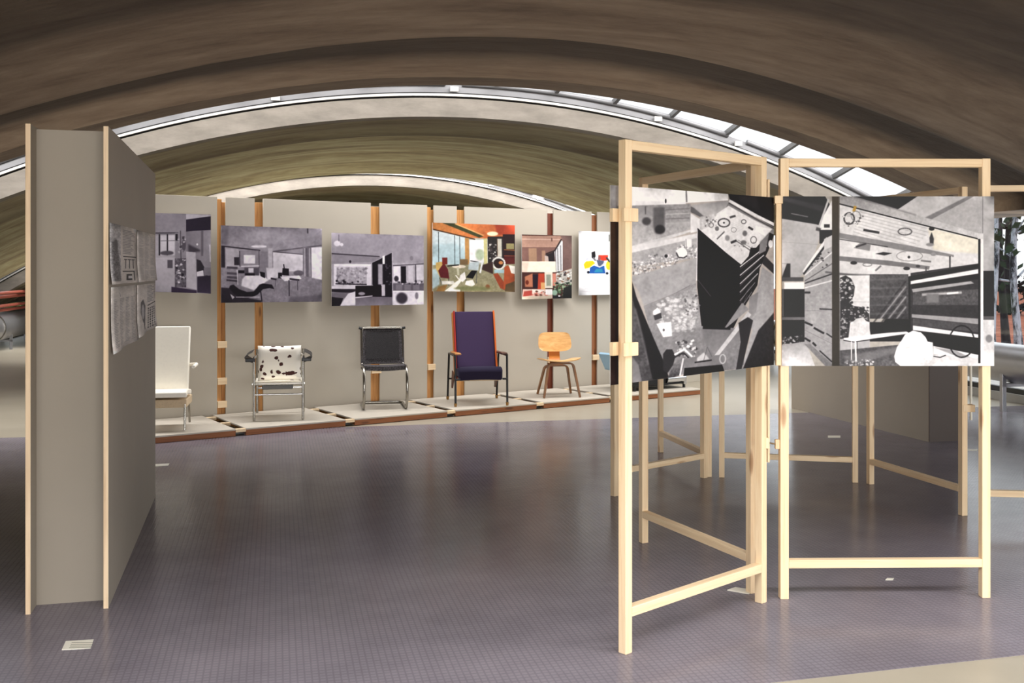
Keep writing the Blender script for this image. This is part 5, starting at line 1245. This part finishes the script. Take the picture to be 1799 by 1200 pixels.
# 4. purple armchair
root = chair_empty('armchair', (mid(802, 897, 715) + mid(783, 872, 700)) / 2, 'high backed purple armchair with orange edges, black legs and wooden arms')
Lc = Local(root); w4, f4, r4 = 0.285, -0.33, 0.33
Lc.put(slab([(0.06, 0.30), (0.12, 0.45), (0.20, 0.70), (0.295, 0.985)], 0.44, 0.075), 'backrest', M_purple, smooth=True, bevel=0.012, angle=35)
for sx in (-1, 1):
    o = slab([(0.055, 0.24), (0.115, 0.45), (0.195, 0.70), (0.295, 0.99)], 0.014, 0.09); Lc.put(MB().add([(v[0] + sx * 0.228, v[1], v[2]) for v in o.v], o.f), 'side_piping', M_orange if sx > 0 else M_redside, bevel=0.003)
    o = slab([(0.075, 0.24), (0.135, 0.45), (0.215, 0.70), (0.31, 0.98)], 0.012, 0.06); Lc.put(MB().add([(v[0] + sx * 0.241, v[1], v[2]) for v in o.v], o.f), 'back_side', M_ply_spine, bevel=0.003)
Lc.put(MB().grid(lambda i, j: (-0.245 + 0.49 * i, -0.28 + 0.36 * j, 0.425 - 0.06 * j - 0.05 * (1 - min(1, j * 6)) ** 2 + 0.008 * math.sin(math.pi * i)), 10, 12, thick=lambda i, j: (0, 0.01, -0.115 + 0.04 * j)), 'seat_cushion', M_navy, smooth=True, bevel=0.02, segs=3, angle=50)
Lc.put(MB().box((0, -0.08, 0.275), (0.44, 0.34, 0.02)), 'seat_board', M_cream, bevel=0.004)
for sx in (-1, 1):
    x = sx * w4
    for y0, y1, z1 in ((f4, f4 + 0.02, 0.56), (r4, r4 - 0.12, 0.54)):
        lg = Lc.put(MB().tube([(x, y0, 0.03), (x, y1, z1)], 0.012, 12), 'leg', M_black, smooth=True)
        Lc.put(MB().tube([(x, y0, 0), (x, y0 + (y1 - y0) * 0.06, 0.035)], [0.014, 0.018], 12), 'foot', M_brassfoot, smooth=True, parent=lg)
    Lc.put(MB().tube([(x, f4 + 0.02, 0.545), (x, 0.20, 0.535)], 0.011, 10), 'arm_bar', M_black, smooth=True)
    Lc.put(MB().grid(lambda i, j, x=x, sx=sx: (x + (-0.5 + i) * (0.065 - 0.02 * j) - sx * 0.03, f4 - 0.01 + 0.50 * j, 0.575 - 0.01 * j + 0.004 * math.sin(6 * j)), 4, 10, thick=lambda i, j: (0, 0, -0.018)), 'armrest', M_armwood_l if sx < 0 else M_armwood, smooth=True, angle=40, bevel=0.005)
    Lc.put(MB().add(*([(x - sx * 0.03, 0.02, 0.30), (x - sx * 0.03, 0.20, 0.34), (x - sx * 0.03, 0.26, 0.14), (x - sx * 0.03, 0.20, 0.14), (x - sx * 0.045, 0.02, 0.30), (x - sx * 0.045, 0.20, 0.34), (x - sx * 0.045, 0.26, 0.14), (x - sx * 0.045, 0.20, 0.14)],
        [(0, 1, 2, 3), (7, 6, 5, 4), (0, 4, 5, 1), (1, 5, 6, 2), (2, 6, 7, 3), (3, 7, 4, 0)])), 'side_bracket', M_armwood, bevel=0.003)
    Lc.put(MB().tube([(x, f4, 0.29), (x - sx * 0.05, f4 + 0.02, 0.29)], 0.011, 10), 'seat_lug', M_black, smooth=True)
Lc.put(MB().tube([(-w4, r4 - 0.045, 0.24), (w4, r4 - 0.045, 0.24)], 0.010, 10), 'rear_stretcher', M_black, smooth=True)

# 5. moulded plywood chair
root = chair_empty('plywood_chair', (mid(957, 1020, 699) + mid(944, 1003, 692)) / 2, 'small moulded plywood chair in pale maple with bent brown legs')
Lc = Local(root)
def shellpart(w, h, corner, curve, tilt, thick, n=14):
    m = MB(); 
    def f(i, j):
        x, y = (i - 0.5) * 2, (j - 0.5) * 2
        # superellipse mapping of the square to a rounded outline
        k = 1 - corner * (abs(x) ** 3) * (abs(y) ** 3)
        X, Z = x * w / 2 * k, y * h / 2 * k
        Y = curve * (abs(x) ** 2.2) + tilt * y
        return (X, -Y, Z)
    m.grid(f, n, n, thick=lambda i, j: (0, thick, 0)); return m
Lc.put(MB().add([(v[0] * (1.0 - 0.10 * (v[2] / 0.12) * 0.5), v[1], v[2]) for v in shellpart(0.40, 0.235, 0.16, 0.035, 0.0, 0.011).v], shellpart(0.40, 0.235, 0.16, 0.035, 0, 0.011).f),
       'backrest', M_maple, smooth=True, angle=50, M=Matrix.Translation((0, 0.20, 0.62)) @ Matrix.Rotation(math.radians(-14), 4, 'X'))
def seatf(i, j):
    x, y = (i - 0.5) * 2, (j - 0.5) * 2; k = 1 - 0.14 * abs(x) ** 3 * abs(y) ** 3
    return (x * 0.245 * k * (1 - 0.06 * y), y * 0.20 * k, 0.415 + 0.030 * abs(x) ** 2.2 - 0.045 * max(0, -y - 0.5) ** 2 - 0.02 * y)
Lc.put(MB().grid(seatf, 16, 14, thick=lambda i, j: (0, 0, -0.011)), 'seat', M_maple, smooth=True, angle=50)
Lc.put(MB().grid(lambda i, j: (-0.065 + 0.13 * i, [0.02, 0.10, 0.16, 0.185, 0.20, 0.215][int(j * 5 + 0.01)], [0.365, 0.368, 0.39, 0.45, 0.54, 0.62][int(j * 5 + 0.01)]), 2, 5, thick=lambda i, j: (0, 0.010, -0.008)), 'spine', M_ply_spine, smooth=True, angle=60)
def uleg(y, z, wt, wb, yb):
    pts = fillet([Vector((-wb, yb, 0.0)), Vector((-wt, y, z)), Vector((wt, y, z)), Vector((wb, yb, 0.0))], 0.06, 8)
    m = MB(); vs = []; n = len(pts)
    for i, p_ in enumerate(pts):
        a = pts[max(0, i - 1)]; b = pts[min(n - 1, i + 1)]; t = (b - a).normalized(); nrm = Vector((-t.z, 0, t.x)).normalized()
        tap = 0.6 + 0.4 * min(1, p_.z / z); hw = 0.036 * tap; th = 0.0095
        for sy, sn in ((-1, -1), (1, -1), (1, 1), (-1, 1)): vs.append(p_ + Vector((0, sy * hw, 0)) + nrm * th * sn)
    fs = [(4 * i + e, 4 * i + (e + 1) % 4, 4 * i + 4 + (e + 1) % 4, 4 * i + 4 + e) for i in range(n - 1) for e in range(4)] + [(3, 2, 1, 0), tuple(4 * (n - 1) + k for k in range(4))]
    m.add(vs, fs); return m
Lc.put(uleg(-0.14, 0.392, 0.145, 0.215, -0.20), 'front_leg_frame', M_walnut, smooth=True, angle=40)
Lc.put(uleg(0.10, 0.345, 0.135, 0.205, 0.20), 'rear_leg_frame', M_walnut, smooth=True, angle=40)

# 6. low blue lounger behind the screens
ps = [floor_pt(1062, 703, PH), floor_pt(1188, 690, PH)]
c6 = (floor_pt(1085, 697, PH) + floor_pt(1187, 691, PH)) / 2
ang = math.atan2(pa.y, pa.x)
L6 = 0.98
c6 = on(t_of(1136, 0.45), 0.45)
root = empty('lounger', (c6.x, c6.y, PH + 0.0005), 'low pale blue lounger with black base and chrome roller end behind the screens', 'lounger', None, ang)
Lc = Local(root)
Lc.put(slab([(-0.27, 0.235), (0.0, 0.225), (0.27, 0.235)], 0.92, 0.05), 'seat', M_blue, smooth=True, bevel=0.012, angle=35)
Lc.put(MB().grid(lambda i, j: (-0.44 - 0.10 * i, -0.25 + 0.5 * j, 0.27 + 0.19 * i), 6, 4, thick=lambda i, j: (-0.03, 0, -0.02)), 'backrest', M_blue, smooth=True, bevel=0.006, angle=40)
Lc.put(MB().box((-0.14, 0, 0.13), (0.56, 0.44, 0.15)), 'base', M_black, bevel=0.02)
Lc.put(MB().tube([(0.14, -0.20, 0.125), (0.44, -0.20, 0.125)], 0.055, 20), 'roller', M_chrome, smooth=True)
Lc.put(MB().tube([(0.14, 0.18, 0.125), (0.44, 0.18, 0.125)], 0.055, 20), 'roller', M_chrome, smooth=True)
Lc.put(MB().box((0.45, 0, 0.15), (0.05, 0.46, 0.22)), 'end_plate', M_chrome, bevel=0.01)
for sx in (-0.36, 0.45):
    for sy in (-0.2, 0.2): Lc.put(MB().tube([(sx, sy, 0), (sx, sy, 0.06)], 0.018, 12), 'foot', M_black, smooth=True)
for sy in (-0.2, 0.2): Lc.put(MB().tube([(-0.42, sy, 0.06), (0.45, sy, 0.06)], 0.012, 10), 'side_rail', M_black, smooth=True)
